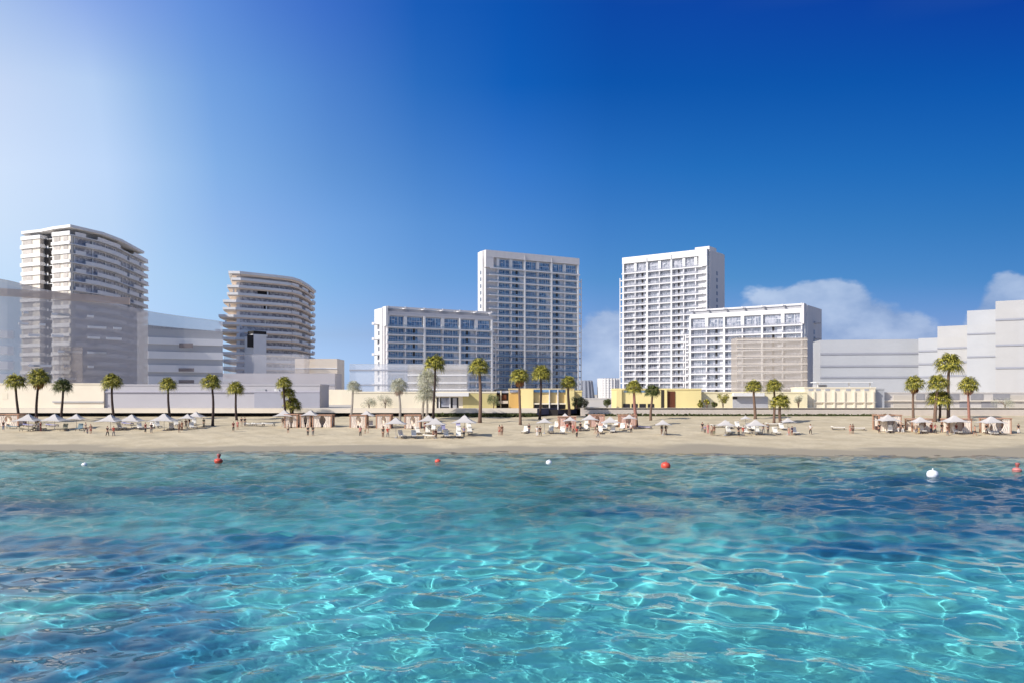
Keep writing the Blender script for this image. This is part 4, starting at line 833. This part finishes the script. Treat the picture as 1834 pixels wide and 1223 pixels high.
FL = [(17.6, 768, 'teal-grey cushioned lounger at the left edge beside the red-brown cabana', 80, M_cteal, True), (47, 765, 'lilac lounger behind the first white parasol pole', 75, M_cblue, True), (41, 773, 'low lounger seen edge-on under the first white parasol', 85, M_colive, True),
 (64.6, 772, 'low olive lounger just right of the first white parasol pole', 85, M_colive, True), (88, 765, 'lilac lounger between the first two white parasols', 75, M_cblue, True), (109.6, 772, 'olive lounger right of the second parasol pole', 10, M_colive), (137, 772, 'blue-grey lounger below the flat pale parasol', 10, M_cteal),
 (212, 770, 'low white lounger right of the person in the red top', 60, M_cush), (224, 762, 'lilac towel-covered lounger between the two parasols by the lone palm', 70, M_cblue, True), (246, 770, 'white lounger with raised back right of the second lone-palm parasol', 35), (266, 769, 'white lounger between the maroon and the black-clad person', 5),
 (279, 767, 'white lounger with raised back left of the smallish palm', 40), (303, 770, 'white lounger under the parasol in front of the smallish palm', 25), (312, 764, 'rear white lounger right of the smallish palm trunk', 30), (340, 769, 'white lounger in front of the close pair of parasols', 30), (344, 762, 'rear white lounger under the lilac-shaded parasol', 20),
 (446, 763, 'pale flat lounger nearest the two standing dark figures', 80, M_cush, True), (459, 763, 'middle pale flat lounger on the open sand left of the cabanas', 80, M_cush, True), (478, 763, 'rightmost pale flat lounger on the open sand left of the cabanas', 80, M_cush, True), (519, 764, 'white lounger in the opening of the first left cabana', 5), (566, 764, 'white lounger beside the two people in black, at the last left cabana', 15),
 (663, 766, 'white lounger on dark legs between the two cabanas by the faded palms', 15), (691, 764, 'beige lounger inside the second cabana by the faded palms', 0), (718, 785, 'front-left white lounger under the forward parasol', 30), (740, 785, 'front white lounger of the offset pair right of the forward parasol', 10), (747, 779, 'rear white lounger of the offset pair right of the forward parasol', 15),
 (765, 778, 'white lounger at the feet of the maroon-clad person', 5), (775.5, 773, 'white lounger with a dark cushion spot under the overlapping parasols', 0), (786, 778, 'white lounger right beside the front overlapping parasol pole', 0), (794, 773, 'lilac and white lounger right of the overlapping parasols', 20, M_cblue), (769, 785, 'low beige lounger before the overlapping parasols', 60, M_cush, True), (799, 785, 'front white lounger right of the overlapping parasols', 15),
 (820.5, 785, 'front lounger of the column of three left of the large pale parasol', 5), (820.5, 776, 'middle lounger of the column of three left of the large pale parasol', 5), (820, 769, 'lilac rear lounger of the column of three left of the large pale parasol', 5, M_cblue), (839, 770, 'rear white lounger right of the man in a lilac shirt', 5), (841, 778, 'front white lounger right of the man in a lilac shirt', 10),
 (941, 777, 'white lounger left of the two people in front of the pavilion', -15), (987, 776, 'white lounger right of the parasol pole below the pavilion', -10), (997, 768, 'white lounger in front of the pink cabana behind the group in red', -10), (1008, 778, 'white lounger at the left of the group in red', -5),
 (1050, 772, 'grey-white lounger right of the group in red', -10), (1052, 763, 'small white lounger behind the grey-white one, right of the group in red', 0), (1077.6, 764, 'rear left white lounger of the cluster under the broad lilac parasol', -10), (1084.5, 771, 'centre cream lounger of the cluster under the broad lilac parasol', -10), (1076, 777, 'front left cream lounger beside the seated sunbather', -10),
 (1099, 776, 'front right white lounger of the cluster under the broad lilac parasol', -10), (1104, 765, 'rear right white lounger of the cluster under the broad lilac parasol', -20), (1115.6, 771, 'white lounger before the pink cabana with the pink-trunked palm', -15), (1157, 769, 'lilac heap-like lounger on open sand right of the pink-trunked palm', 60, M_cblue, True),
 (1287, 766, 'pale flat lounger behind the people left of the right wing parasols', 80, M_cush, True), (1310, 778, 'front white lounger left of the man in red', 15), (1308, 768, 'rear white lounger left of the man in red', 5), (1325, 768, 'white lounger just behind the black-clad woman and the man in red', 5), (1341, 778, 'white lounger right of the man in red', 20), (1346, 771, 'left of two upright white loungers behind the pinkish parasol', 5),
 (1354, 772, 'right of two upright white loungers behind the pinkish parasol', 0), (1361, 778, 'front white lounger below the pinkish parasol', 5), (1386, 763, 'pale pinkish flat lounger at the feet of the palm pair', 80, M_cush, True), (1393.6, 779, 'white lounger in front of the palm pair', 5), (1405, 771, 'rear white lounger left of the small pole with people, right of the palm pair', 5), (1427.5, 779, 'white lounger right of the two people by the small pole', 0),
 (1505, 770, 'pale flat lounger on open sand left of the bare-backed couple', 75, M_cush, True), (1541, 771, 'pale flat lounger on open sand right of the bare-backed couple', 75, M_cush, True), (1599, 775, 'white lounger in front of the first right-hand cabana', -25), (1657, 776, 'white lounger in front of the second right-hand cabana', -10), (1719, 778, 'white lounger in front of the third right-hand cabana', 5), (1783.5, 780, 'white lounger in front of the last right-hand cabana', 5)]
for a in FL: lounger(*a)

# ---------------------------------------------------------------- cabanas
M_terra = mat('cabana_terracotta', (.46, .26, .17), .8, .12, 2); M_curt = mat('cabana_curtain', (.80, .70, .60), .9, .06, 1); M_cpink = mat('cabana_curtain_pink', (.70, .48, .40), .9, .1, 1); M_cdark = mat('cabana_shade', (.10, .05, .045), .9, .1, 1)
def cabana(px0, px1, yt, yb, label, pink=False, dark=False):
    d = dist_of(yb); x = XD(px0, d); W = XD(px1, d)-x; z0 = float(ground_z(np.array(x+W/2), np.array(d)))-.05; H = min(max(ZD(yt, d)-z0, 2.3), 3.3); D = 2.6
    r = empty('cabana', (x, d, z0), 0, label, 'cabana', 'terracotta beach cabanas'); rr = random.Random(int(px0))
    for (a, b) in ((0, 0), (W-.2, 0), (0, D-.2), (W-.2, D-.2)): t = MB(); t.box(a, a+.2, b, b+.2, 0, H-.15); t.build('post', M_terra, r)
    t = MB(); t.box(-.08, W+.08, -.08, .16, H-.15, H); t.box(-.08, W+.08, D-.16, D+.08, H-.15, H); t.box(-.08, .16, .16, D-.16, H-.15, H); t.box(W-.16, W+.08, .16, D-.16, H-.15, H); t.build('roof_frame', M_terra, r)
    t = MB(); t.box(.16, W-.16, .16, D-.16, H-.12, H-.05)
    t.build('roof', M_cdark if dark else M_curt, r)
    def curtain(x0, x1, y, gather):
        t = MB(); n = 14
        for j in range(5):
            za, zb_ = H-.25-(H-.35)*j/5, H-.25-(H-.35)*(j+1)/5
            def xs_(z, i):
                s = 1-(H-.25-z)/(H-.35); g = 1-gather*math.sin(min(1, (1-s)*1.35)*math.pi)**1.0*.45; return x0+(x1-x0)*(i/n)*g if x0 < x1 else x0+(x1-x0)*(i/n)*g
            for i in range(n):
                yy = [y+.05*math.sin(k*1.9) for k in (i, i+1)]
                t.quad((xs_(za, i), yy[0], za), (xs_(zb_, i), yy[0], zb_), (xs_(zb_, i+1), yy[1], zb_), (xs_(za, i+1), yy[1], za))
        t.build('curtain', M_cpink if pink else M_curt, r)
    curtain(.2, W*.46, .08, .55); curtain(W-.2, W*.58, .08, .75); curtain(.2, W-.2, D-.1, 0)
    t = MB(); t.box(.35, W-.35, .7, D-.3, .25, .5); t.box(.35, W-.35, D-.55, D-.3, .5, .9); t.build('daybed', M_curt if not dark else M_cdark, r)
for a in [(-6, 33, 741, 763, 'red-brown cabana frame cut by the left edge'), (509, 533, 741, 765, 'first left cabana, cream curtains, beside the stacked palms'), (537, 556, 742, 765, 'narrow middle left cabana with dark posts', False, True), (559, 594, 742, 765, 'last left cabana, peach curtains, right of the stacked palms'),
 (626, 656, 742, 766, 'cabana left of the faded palms, with dark side posts'), (673, 700, 742, 767, 'cabana with cream curtains below the faded pink-skirted palm'), (724, 753, 742, 767, 'cabana with cream curtains left of the tall green palm'), (1000, 1032, 746, 768, 'pink cabana behind the group in red', True), (1056, 1083, 742, 764, 'pink-topped cabana left of the broad lilac parasol', True),
 (1110, 1140, 742, 766, 'pink-curtained cabana beside the pink-trunked palm', True), (1574, 1615, 742, 772, 'first right-hand cabana with a dark roof corner', False, True), (1633, 1671, 749, 773, 'second right-hand cabana under the dark-skirted palm'), (1699, 1741, 749, 775, 'third right-hand cabana at the foot of the rightmost palm'), (1769, 1812, 748, 776, 'last cabana near the right edge, cream curtains and dark end post')]: cabana(*a)

# ---------------------------------------------------------------- people
def skin_mesh(name, verts, edges, mat_, sub=1):
    me = bpy.data.meshes.new('tmp'); me.from_pydata([v[:3] for v in verts], edges, []); o = bpy.data.objects.new('tmp', me); COL.objects.link(o)
    md = o.modifiers.new('s', 'SKIN'); md.use_smooth_shade = True; md.branch_smoothing = .4
    for i, v in enumerate(me.skin_vertices[0].data): v.radius = (verts[i][3], verts[i][4] if len(verts[i]) > 4 else verts[i][3]); v.use_root = (i == 0)
    sd = o.modifiers.new('d', 'SUBSURF'); sd.levels = sub; sd.render_levels = sub
    dg = bpy.context.evaluated_depsgraph_get(); out = bpy.data.meshes.new_from_object(o.evaluated_get(dg)); out.name = name; out.materials.clear(); out.materials.append(mat_)
    bpy.data.objects.remove(o); bpy.data.meshes.remove(me); return out
def join_into(me, t, mats):                       # append plain MB geometry to a mesh
    nv = [tuple(v.co) for v in me.vertices]; nf = [tuple(p.vertices) for p in me.polygons]; k = len(nv)
    out = bpy.data.meshes.new(me.name); out.from_pydata(nv+t.v, [], nf+[tuple(k+i for i in f) for f in t.f])
    for m in mats: out.materials.append(m)
    out.polygons.foreach_set('material_index', [0]*len(nf)+t.m); out.shade_smooth(); out.update(); return out
M_skin = mat('skin_tan', (.44, .24, .16), .6); M_skin2 = mat('skin_deep', (.20, .11, .07), .6)
M_eye = mat('eye_dark', (.02, .015, .01), .3); M_hair = mat('hair_dark', (.025, .018, .014), .7); M_hairb = mat('hair_brown', (.12, .06, .03), .7)
def pose_points(pose):
    # one vertex per joint; x across, -y towards the sea
    if pose == 'stand': sp, lh, rh = .0, [(-.21, .0, 1.15), (-.23, -.03, .88), (-.235, -.05, .80)], [(.21, .0, 1.15), (.23, -.03, .88), (.235, -.05, .80)]; ll = [(-.10, .0, .50), (-.11, .03, .08), (-.115, -.10, .035)]; rl = [(.10, .0, .50), (.11, .03, .08), (.115, -.10, .035)]
    if pose == 'walk': sp, lh, rh = .0, [(-.22, .10, 1.16), (-.22, .20, .92), (-.22, .20, .84)], [(.22, -.06, 1.16), (.22, -.22, .95), (.22, -.26, .88)]; ll = [(-.10, -.14, .52), (-.10, -.20, .10), (-.10, -.33, .05)]; rl = [(.10, .06, .50), (.10, .30, .14), (.10, .24, .035)]
    if pose == 'akimbo': sp, lh, rh = .0, [(-.36, .06, 1.16), (-.20, -.06, .98), (-.16, -.10, .96)], [(.21, -.02, 1.15), (.20, -.22, 1.05), (.17, -.28, 1.06)]; ll = [(-.13, .0, .50), (-.17, .03, .08), (-.19, -.10, .035)]; rl = [(.13, .0, .50), (.17, .03, .08), (.19, -.10, .035)]
    return lh, rh, ll, rl
PM = {}
def person_meshes(pose):
    if pose in PM: return PM[pose]
    lh, rh, ll, rl = pose_points(pose)
    V = [(0, 0, .93, .150, .105), (0, 0, 1.10, .130, .09), (0, -.01, 1.28, .155, .10), (0, .0, 1.42, .125, .085), (0, .0, 1.50, .055), (0, -.01, 1.57, .068, .075), (0, -.015, 1.66, .085, .10), (0, -.01, 1.74, .062, .075)]
    E = [(i, i+1) for i in range(7)]
    def limb(root, pts, rad):
        p = root
        for q, r_ in zip(pts, rad): V.append((*q, r_)); E.append((p, len(V)-1)); p = len(V)-1
        return p
    wl = limb(3, [(-.18, 0, 1.41)]+lh, (.062, .042, .030, .036)); wr = limb(3, [(.18, 0, 1.41)]+rh, (.062, .042, .030, .036))
    limb(0, [(-.095, 0, .84)]+ll, (.098, .062, .042, .034)); limb(0, [(.095, 0, .84)]+rl, (.098, .062, .042, .034))
    body = skin_mesh('body', V, E, M_skin)
    t = MB()
    for h in (lh, rh):                             # palm, four fingers and a thumb, slightly curled
        w0 = Vector(h[2]); dr = (Vector(h[2])-Vector(h[1])).normalized(); ax_ = Vector((0, 1, 0)) if abs(dr.y) < .8 else Vector((0, 0, 1)); sd_ = (ax_-dr*ax_.dot(dr)).normalized(); s = -1 if h is lh else 1; inn = Vector((-s, 0, 0))
        for j, ln in enumerate((.070, .080, .075, .058)):
            b = w0+dr*.03+sd_*(.027-.018*j); t.tube([b, b+dr*ln*.5+inn*.004, b+dr*ln*.95+inn*.022], [.0095, .0085, .006], 5)
        b = w0+sd_*.026-dr*.01; t.tube([b, b+sd_*.028+dr*.022, b+sd_*.032+dr*.05+inn*.01], [.011, .010, .007], 5)
    t.tube([(0, -.105, 1.675), (0, -.13, 1.645), (0, -.112, 1.635)], [.010, .014, .010], 6)                   # nose
    for s in (-1, 1): t.tube([(s*.083, .005, 1.69), (s*.098, .012, 1.66), (s*.083, .0, 1.63)], [.008, .012, .008], 5)   # ears
    t.k = 1
    for s in (-1, 1): t.box(s*.034-.011, s*.034+.011, -.108, -.098, 1.668, 1.680)
    t.k = 2; t.box(-.024, .024, -.104, -.096, 1.600, 1.608)
    body = join_into(body, t, [M_skin, M_eye, mat('lip_tone', (.30, .10, .08), .6)])
    V = [(0, 0, .90, .158, .118), (0, 0, 1.10, .142, .102), (0, -.01, 1.28, .168, .112), (0, .0, 1.42, .135, .095), (0, 0, 1.465, .075)]
    E = [(0, 1), (1, 2), (2, 3), (3, 4)]
    for s, h in ((-1, lh), (1, rh)):
        V.append((s*.18, 0, 1.41, .074)); E.append((3, len(V)-1)); p = Vector((s*.18, 0, 1.41)).lerp(Vector(h[0]), .75); V.append((*p, .058)); E.append((len(V)-2, len(V)-1))
    shirt = skin_mesh('shirt', V, E, M_white)
    V = [(0, 0, .95, .160, .118), (0, 0, .88, .165, .122)]; E = [(0, 1)]
    V2 = list(V); E2 = list(E)
    for s, lg in ((-1, ll), (1, rl)):
        k, f_ = Vector(lg[0]), Vector(lg[1])
        V.append((s*.098, 0, .80, .110)); E.append((1, len(V)-1)); V.append((*k, .076)); E.append((len(V)-2, len(V)-1)); V.append((*f_.lerp(k, .08), .060)); E.append((len(V)-2, len(V)-1))
        V2.append((s*.098, 0, .80, .112)); E2.append((1, len(V2)-1)); V2.append((*Vector((s*.1, 0, .80)).lerp(k, .75), .088)); E2.append((len(V2)-2, len(V2)-1))
    trousers = skin_mesh('trousers', V, E, M_dark); shorts = skin_mesh('shorts', V2, E2, M_dark)
    hs = skin_mesh('hair', [(0, .03, 1.74, .078, .085), (0, .045, 1.69, .090, .075), (0, .06, 1.62, .06, .045)], [(0, 1), (1, 2)], M_hair); hl = skin_mesh('hair', [(0, .03, 1.74, .078, .085), (0, .045, 1.69, .090, .075), (0, .07, 1.60, .075, .045), (0, .085, 1.45, .085, .035)], [(0, 1), (1, 2), (2, 3)], M_hair)
    PM[pose] = (body, shirt, trousers, shorts, hs, hl); return PM[pose]
CLO = {'black': (.018, .017, .02), 'grey': (.16, .15, .16), 'maroon': (.13, .02, .02), 'red': (.42, .045, .03), 'pink': (.62, .22, .20), 'white': (.75, .72, .68), 'brown': (.16, .07, .04), 'olive': (.14, .13, .07), 'lilac': (.28, .25, .40), 'navy': (.03, .04, .09), 'yellow': (.60, .42, .14), 'green': (.03, .14, .07), 'denim': (.10, .14, .24), 'beige': (.50, .40, .30)}
def cloth(c): return mat('cloth_'+c, CLO[c], .85, .1, 6)
def set_mat(o, m): o.material_slots[0].link = 'OBJECT'; o.material_slots[0].material = m
def person(px, yb, top, bottom, label, pose='stand', rot=0, long_hair=False, scale=1.0, deep=False, shorts=False):
    d = dist_of(yb); x = XD(px, d); z0 = float(ground_z(np.array(x), np.array(d)))
    r = empty('person', (x, d, z0-.01), R(rot), label, 'person', 'people on the beach'); r.scale = (scale, scale, scale)
    b, sh, tr, so, hs, hl = person_meshes(pose)
    o = place('body', b, r); 
    if deep: set_mat(o, M_skin2)
    if top: o = place('shirt', sh, r); set_mat(o, cloth(top))
    if bottom: o = place('shorts' if shorts else 'trousers', so if shorts else tr, r); set_mat(o, cloth(bottom))
    o = place('hair', hl if long_hair else hs, r)
PE = [(6, 770, 'black', 'denim', 'person in a black top and pale blue trousers at the left edge'), (66, 762, 'olive', 'olive', 'small far person in olive behind the brown-skirted palm trunk', 'walk', 90), (68.5, 771, 'white', 'grey', 'person in a white top beside the first lounger group', 'stand', 20), (73, 772, 'maroon', 'maroon', 'long-haired person in maroon beside the one in a white top', 'stand', -30, True),
 (153.5, 774, 'grey', 'black', 'man in a grey top walking with a child beside the dark-crowned palm', 'walk', 160), (156.5, 777, 'navy', 'navy', 'small child in navy in front of the man in grey', 'stand', 0, False, .62), (162.5, 777, None, 'red', 'bare-backed bather in orange-red shorts right of the man in grey', 'walk', 30, False, 1, False, True),
 (192.5, 781, 'black', 'black', 'person all in black left of the one in a red top, under the lone palm', 'walk', 170), (203.5, 781, 'red', 'grey', 'person in a red top standing under the lone palm', 'akimbo', 10), (260.5, 774, 'maroon', 'black', 'person in maroon facing the white lounger left of the smallish palm', 'stand', 160), (271, 775, 'black', 'grey', 'person in black right of the one in maroon', 'stand', 20),
 (321, 774, None, 'brown', 'bare-backed bather with brown shorts between parasols', 'stand', 190, False, 1, True, True), (326, 771, 'brown', 'brown', 'person in brown beside the bare-backed bather between parasols', 'stand', 170, True), (333, 767, 'maroon', 'black', 'dark seated-looking figure behind the white lounger at the close pair of parasols', 'akimbo', 40), (339, 764, 'black', 'black', 'second dark figure behind the lounger at the close pair of parasols', 'stand', 70), (365, 765, 'olive', 'olive', 'person in olive alone left of the taller palm trunk', 'stand', 180),
 (418, 772, 'maroon', 'black', 'person in a maroon top walking beside the short palm', 'walk', 200), (425.5, 769, 'pink', 'red', 'person in a pink top and red shorts beside the short palm', 'stand', 0, False, .95, False, True), (432.5, 763, 'black', 'beige', 'left of the two dark-topped people behind the pink-topped one', 'stand', 170), (438.5, 763, 'black', 'grey', 'right of the two dark-topped people behind the pink-topped one', 'stand', 190),
 (506.5, 764, 'brown', 'beige', 'person in brown at the left post of the first left cabana', 'akimbo', 0), (516, 775, 'beige', 'black', 'bather with dark shorts before the first left cabana', 'stand', 190, False, .9, False, True), (551.5, 780, 'black', 'black', 'left of the two people in black in front of the left cabanas', 'stand', 170), (560.5, 780, 'black', 'grey', 'right of the two people in black in front of the left cabanas', 'walk', 190),
 (645.5, 781, 'pink', 'black', 'long-haired person in a pale pink top before the cabana by the faded palms', 'stand', 190, True), (654, 776, 'beige', 'green', 'child in green shorts right of the pale pink top', 'stand', 150, False, .72, False, True), (659, 775, 'beige', 'beige', 'slim bather in beige leaning by the lounger of the faded-palm cabana', 'walk', 60, False, .85), (686, 783, 'black', 'brown', 'person in black beside the red-shirted one below the faded palm', 'stand', 175), (694.5, 783, 'red', 'grey', 'person in a dark red shirt below the faded palm', 'akimbo', 185),
 (761, 771, 'maroon', 'maroon', 'person in maroon under the rear overlapping parasol', 'stand', 175), (769.5, 770, 'black', 'black', 'person in black under the overlapping parasols', 'stand', 185), (776, 784, None, 'maroon', 'bare-backed bather kneeling-height before the overlapping parasols', 'stand', 20, False, .8, False, True), (781, 784, 'maroon', 'brown', 'short figure in maroon at the front overlapping parasol pole', 'stand', 200, False, .82), (831, 782, 'lilac', 'black', 'man in a lilac shirt and black trousers under the large pale parasol', 'stand', 185),
 (894.5, 779, None, 'red', 'left figure of the close couple on open sand, bare-backed', 'stand', 175, True, 1, False, True), (899, 779, 'brown', 'brown', 'right figure of the close couple on open sand, in brown', 'stand', 190, False, 1.03), (947.5, 776, 'black', 'navy', 'dark-clad person right of the first lounger before the pavilion', 'stand', 170), (962, 781, 'white', 'white', 'person in white with a black bag strap before the pavilion', 'stand', 180), (967.5, 781, 'black', 'black', 'person in black beside the one in white before the pavilion', 'walk', 160),
 (1016, 774, 'red', 'grey', 'leftmost of the group in red', 'stand', 170), (1021.5, 772, 'maroon', 'black', 'tallest of the group in red, dark hair', 'stand', 190, False, 1.08), (1027, 776, 'pink', 'maroon', 'pink-topped member of the group in red', 'stand', 175), (1033, 783, 'red', 'black', 'front member of the group in red, nearest the water', 'walk', 185, True), (1039.5, 773, 'black', 'black', 'black-clad person at the right of the group in red', 'stand', 200),
 (1066, 777, None, 'beige', 'bare sunbather leaning beside the front left cream lounger', 'walk', 70, False, .8, False, True), (1071, 784, 'brown', 'grey', 'slim person in brown nearest the water below the lilac parasol', 'walk', 80), (1130.5, 775, 'white', 'black', 'person in a white top and black trousers before the pink-curtained cabana', 'stand', 175), (1185.5, 778, 'black', 'brown', 'left of the two people in black under the pale parasol', 'stand', 175), (1192.5, 778, 'black', 'brown', 'right of the two people in black under the pale parasol', 'akimbo', 185),
 (1258, 773, 'black', 'grey', 'black-clad person at the left of the group left of the right wing parasols', 'stand', 180), (1262.5, 775, 'lilac', 'black', 'child-size person in lilac beside the black-clad one', 'stand', 170, False, .8), (1268, 776, 'pink', 'pink', 'person in pale pink in the group left of the right wing parasols', 'stand', 190), (1274.5, 779, 'beige', 'brown', 'beige-clad person in front of the group left of the right wing parasols', 'stand', 175), (1279, 779, 'brown', 'olive', 'long dark-haired person at the front of the same group', 'stand', 180, True),
 (1323, 781, 'black', 'black', 'black-clad woman beside the man in red', 'walk', 170, True), (1331, 781, 'red', 'grey', 'man in a bright red top under the right wing parasols', 'akimbo', 185), (1367, 775, 'black', 'grey', 'left of the two people in black under the pinkish parasol', 'akimbo', 175), (1375.5, 776, 'black', 'black', 'right of the two people in black under the pinkish parasol', 'stand', 180),
 (1413, 780, None, 'pink', 'bare bather with pink shorts by the parasol right of the palm pair', 'stand', 175, False, .85, False, True), (1418.5, 779, 'navy', 'maroon', 'dark-shorted person beside the pink-shorted bather', 'stand', 190, False, .9, False, True), (1451.5, 777, 'white', 'black', 'lone man in a white top and black trousers on open sand', 'akimbo', 180, False, 1), (1523, 777, None, 'pink', 'left of the bare-backed couple on open sand', 'stand', 180, False, 1, False, True), (1527.5, 777, None, 'black', 'right of the bare-backed couple on open sand', 'stand', 185, False, 1.02, True, True),
 (1575, 775, 'black', 'black', 'person in black at the left post of the first right-hand cabana', 'stand', 170), (1609.5, 774, 'black', 'white', 'person in black top and white trousers by the first right-hand cabana', 'walk', 170), (1617, 775, 'black', 'white', 'broad person in black right of the first right-hand cabana', 'akimbo', 185), (1640.5, 776, 'beige', 'grey', 'pale-topped person before the second right-hand cabana', 'stand', 180), (1646, 776, 'yellow', 'yellow', 'child in yellow before the second right-hand cabana', 'stand', 180, False, .68),
 (1667.5, 775, 'red', 'navy', 'red-topped person right of the second right-hand cabana', 'stand', 185), (1675, 776, 'pink', 'black', 'person in a pink top next to the red-topped one', 'akimbo', 175), (1686.5, 775, 'black', 'grey', 'person in black between the pink top and the brown top', 'akimbo', 180), (1697, 779, 'brown', 'grey', 'person in brown left of the third right-hand cabana', 'stand', 185), (1712.5, 776, 'maroon', 'navy', 'maroon-topped person in the third right-hand cabana opening', 'stand', 170), (1718, 772, 'black', 'maroon', 'dark person sitting-height behind the lounger of the third cabana', 'akimbo', 190),
 (1746, 780, None, 'black', 'bare-backed bather walking right of the third right-hand cabana', 'walk', 100, False, 1, False, True), (1766.5, 776, 'black', 'grey', 'left of the two dark people before the last cabana', 'stand', 180), (1775.5, 778, 'brown', 'navy', 'right of the two dark people before the last cabana', 'stand', 185, True), (1824, 776, 'black', 'white', 'person in black near the right edge', 'stand', 180)]
for a in PE: person(*a)

# ---------------------------------------------------------------- mooring buoys
def buoy(px, yw_, rpx, c, label, shape='round'):
    d = CZ*F/(yw_-HY); x = XD(px, d); rad = rpx/F*d
    r = empty('buoy', (x, d, 0), R(px % 7*11), label, 'buoy', 'mooring buoys'); r.rotation_euler[1] = R(6)
    t = MB(); k = 1.0 if shape == 'round' else .8
    t.lathe([(rad*math.cos(a)**(.7)*1.0 if abs(math.cos(a)) > .01 else 0, rad*(.42+.78*math.sin(a)*k)) for a in [R(-90+i*12) for i in range(16)]], 20); t.build('float', c, r, smooth=True)
    t = MB(); t.lathe([(rad*.99, rad*.36), (rad*1.04, rad*.42), (rad*.99, rad*.48)], 20); t.build('rub_band', M_dark if shape == 'knob' else c, r)
    t = MB(); hh = 1.35 if shape != 'knob' else 1.9
    t.lathe([(rad*.3, rad*1.1), (rad*.36, rad*hh*.82), (rad*.5 if shape == 'knob' else rad*.12, rad*hh*.9), (rad*.5 if shape == 'knob' else rad*.1, rad*hh*1.1), (0, rad*hh*1.15)], 12); t.build('top_knob', mat('buoy_cap', (.35, .10, .09), .5) if c.name != 'buoy_white' else c, r, smooth=True)
M_bred = mat('buoy_red', (.70, .09, .055), .4, .1, 4); M_bwhite = mat('buoy_white', (.82, .84, .88), .4, .05, 4)
buoy(391, 828, 7.5, M_bred, 'red buoy with a knob on top, left of the empty open sand', 'knob'); buoy(784, 828, 5.5, M_bred, 'small red buoy below the overlapping parasols'); buoy(983, 830, 5.5, M_bwhite, 'small white buoy between the two red buoys in the middle')
buoy(1192, 837, 8.5, M_bred, 'large red buoy below the whiter tower'); buoy(1670, 853, 10, M_bwhite, 'largest white buoy, closest to the viewer on the right'); buoy(1821, 845, 8, mat('buoy_faded_red', (.62, .22, .20), .5, .1, 4), 'faded red buoy at the right edge', 'knob'); buoy(151, 834, 5, M_bwhite, 'small pale buoy near the left edge')
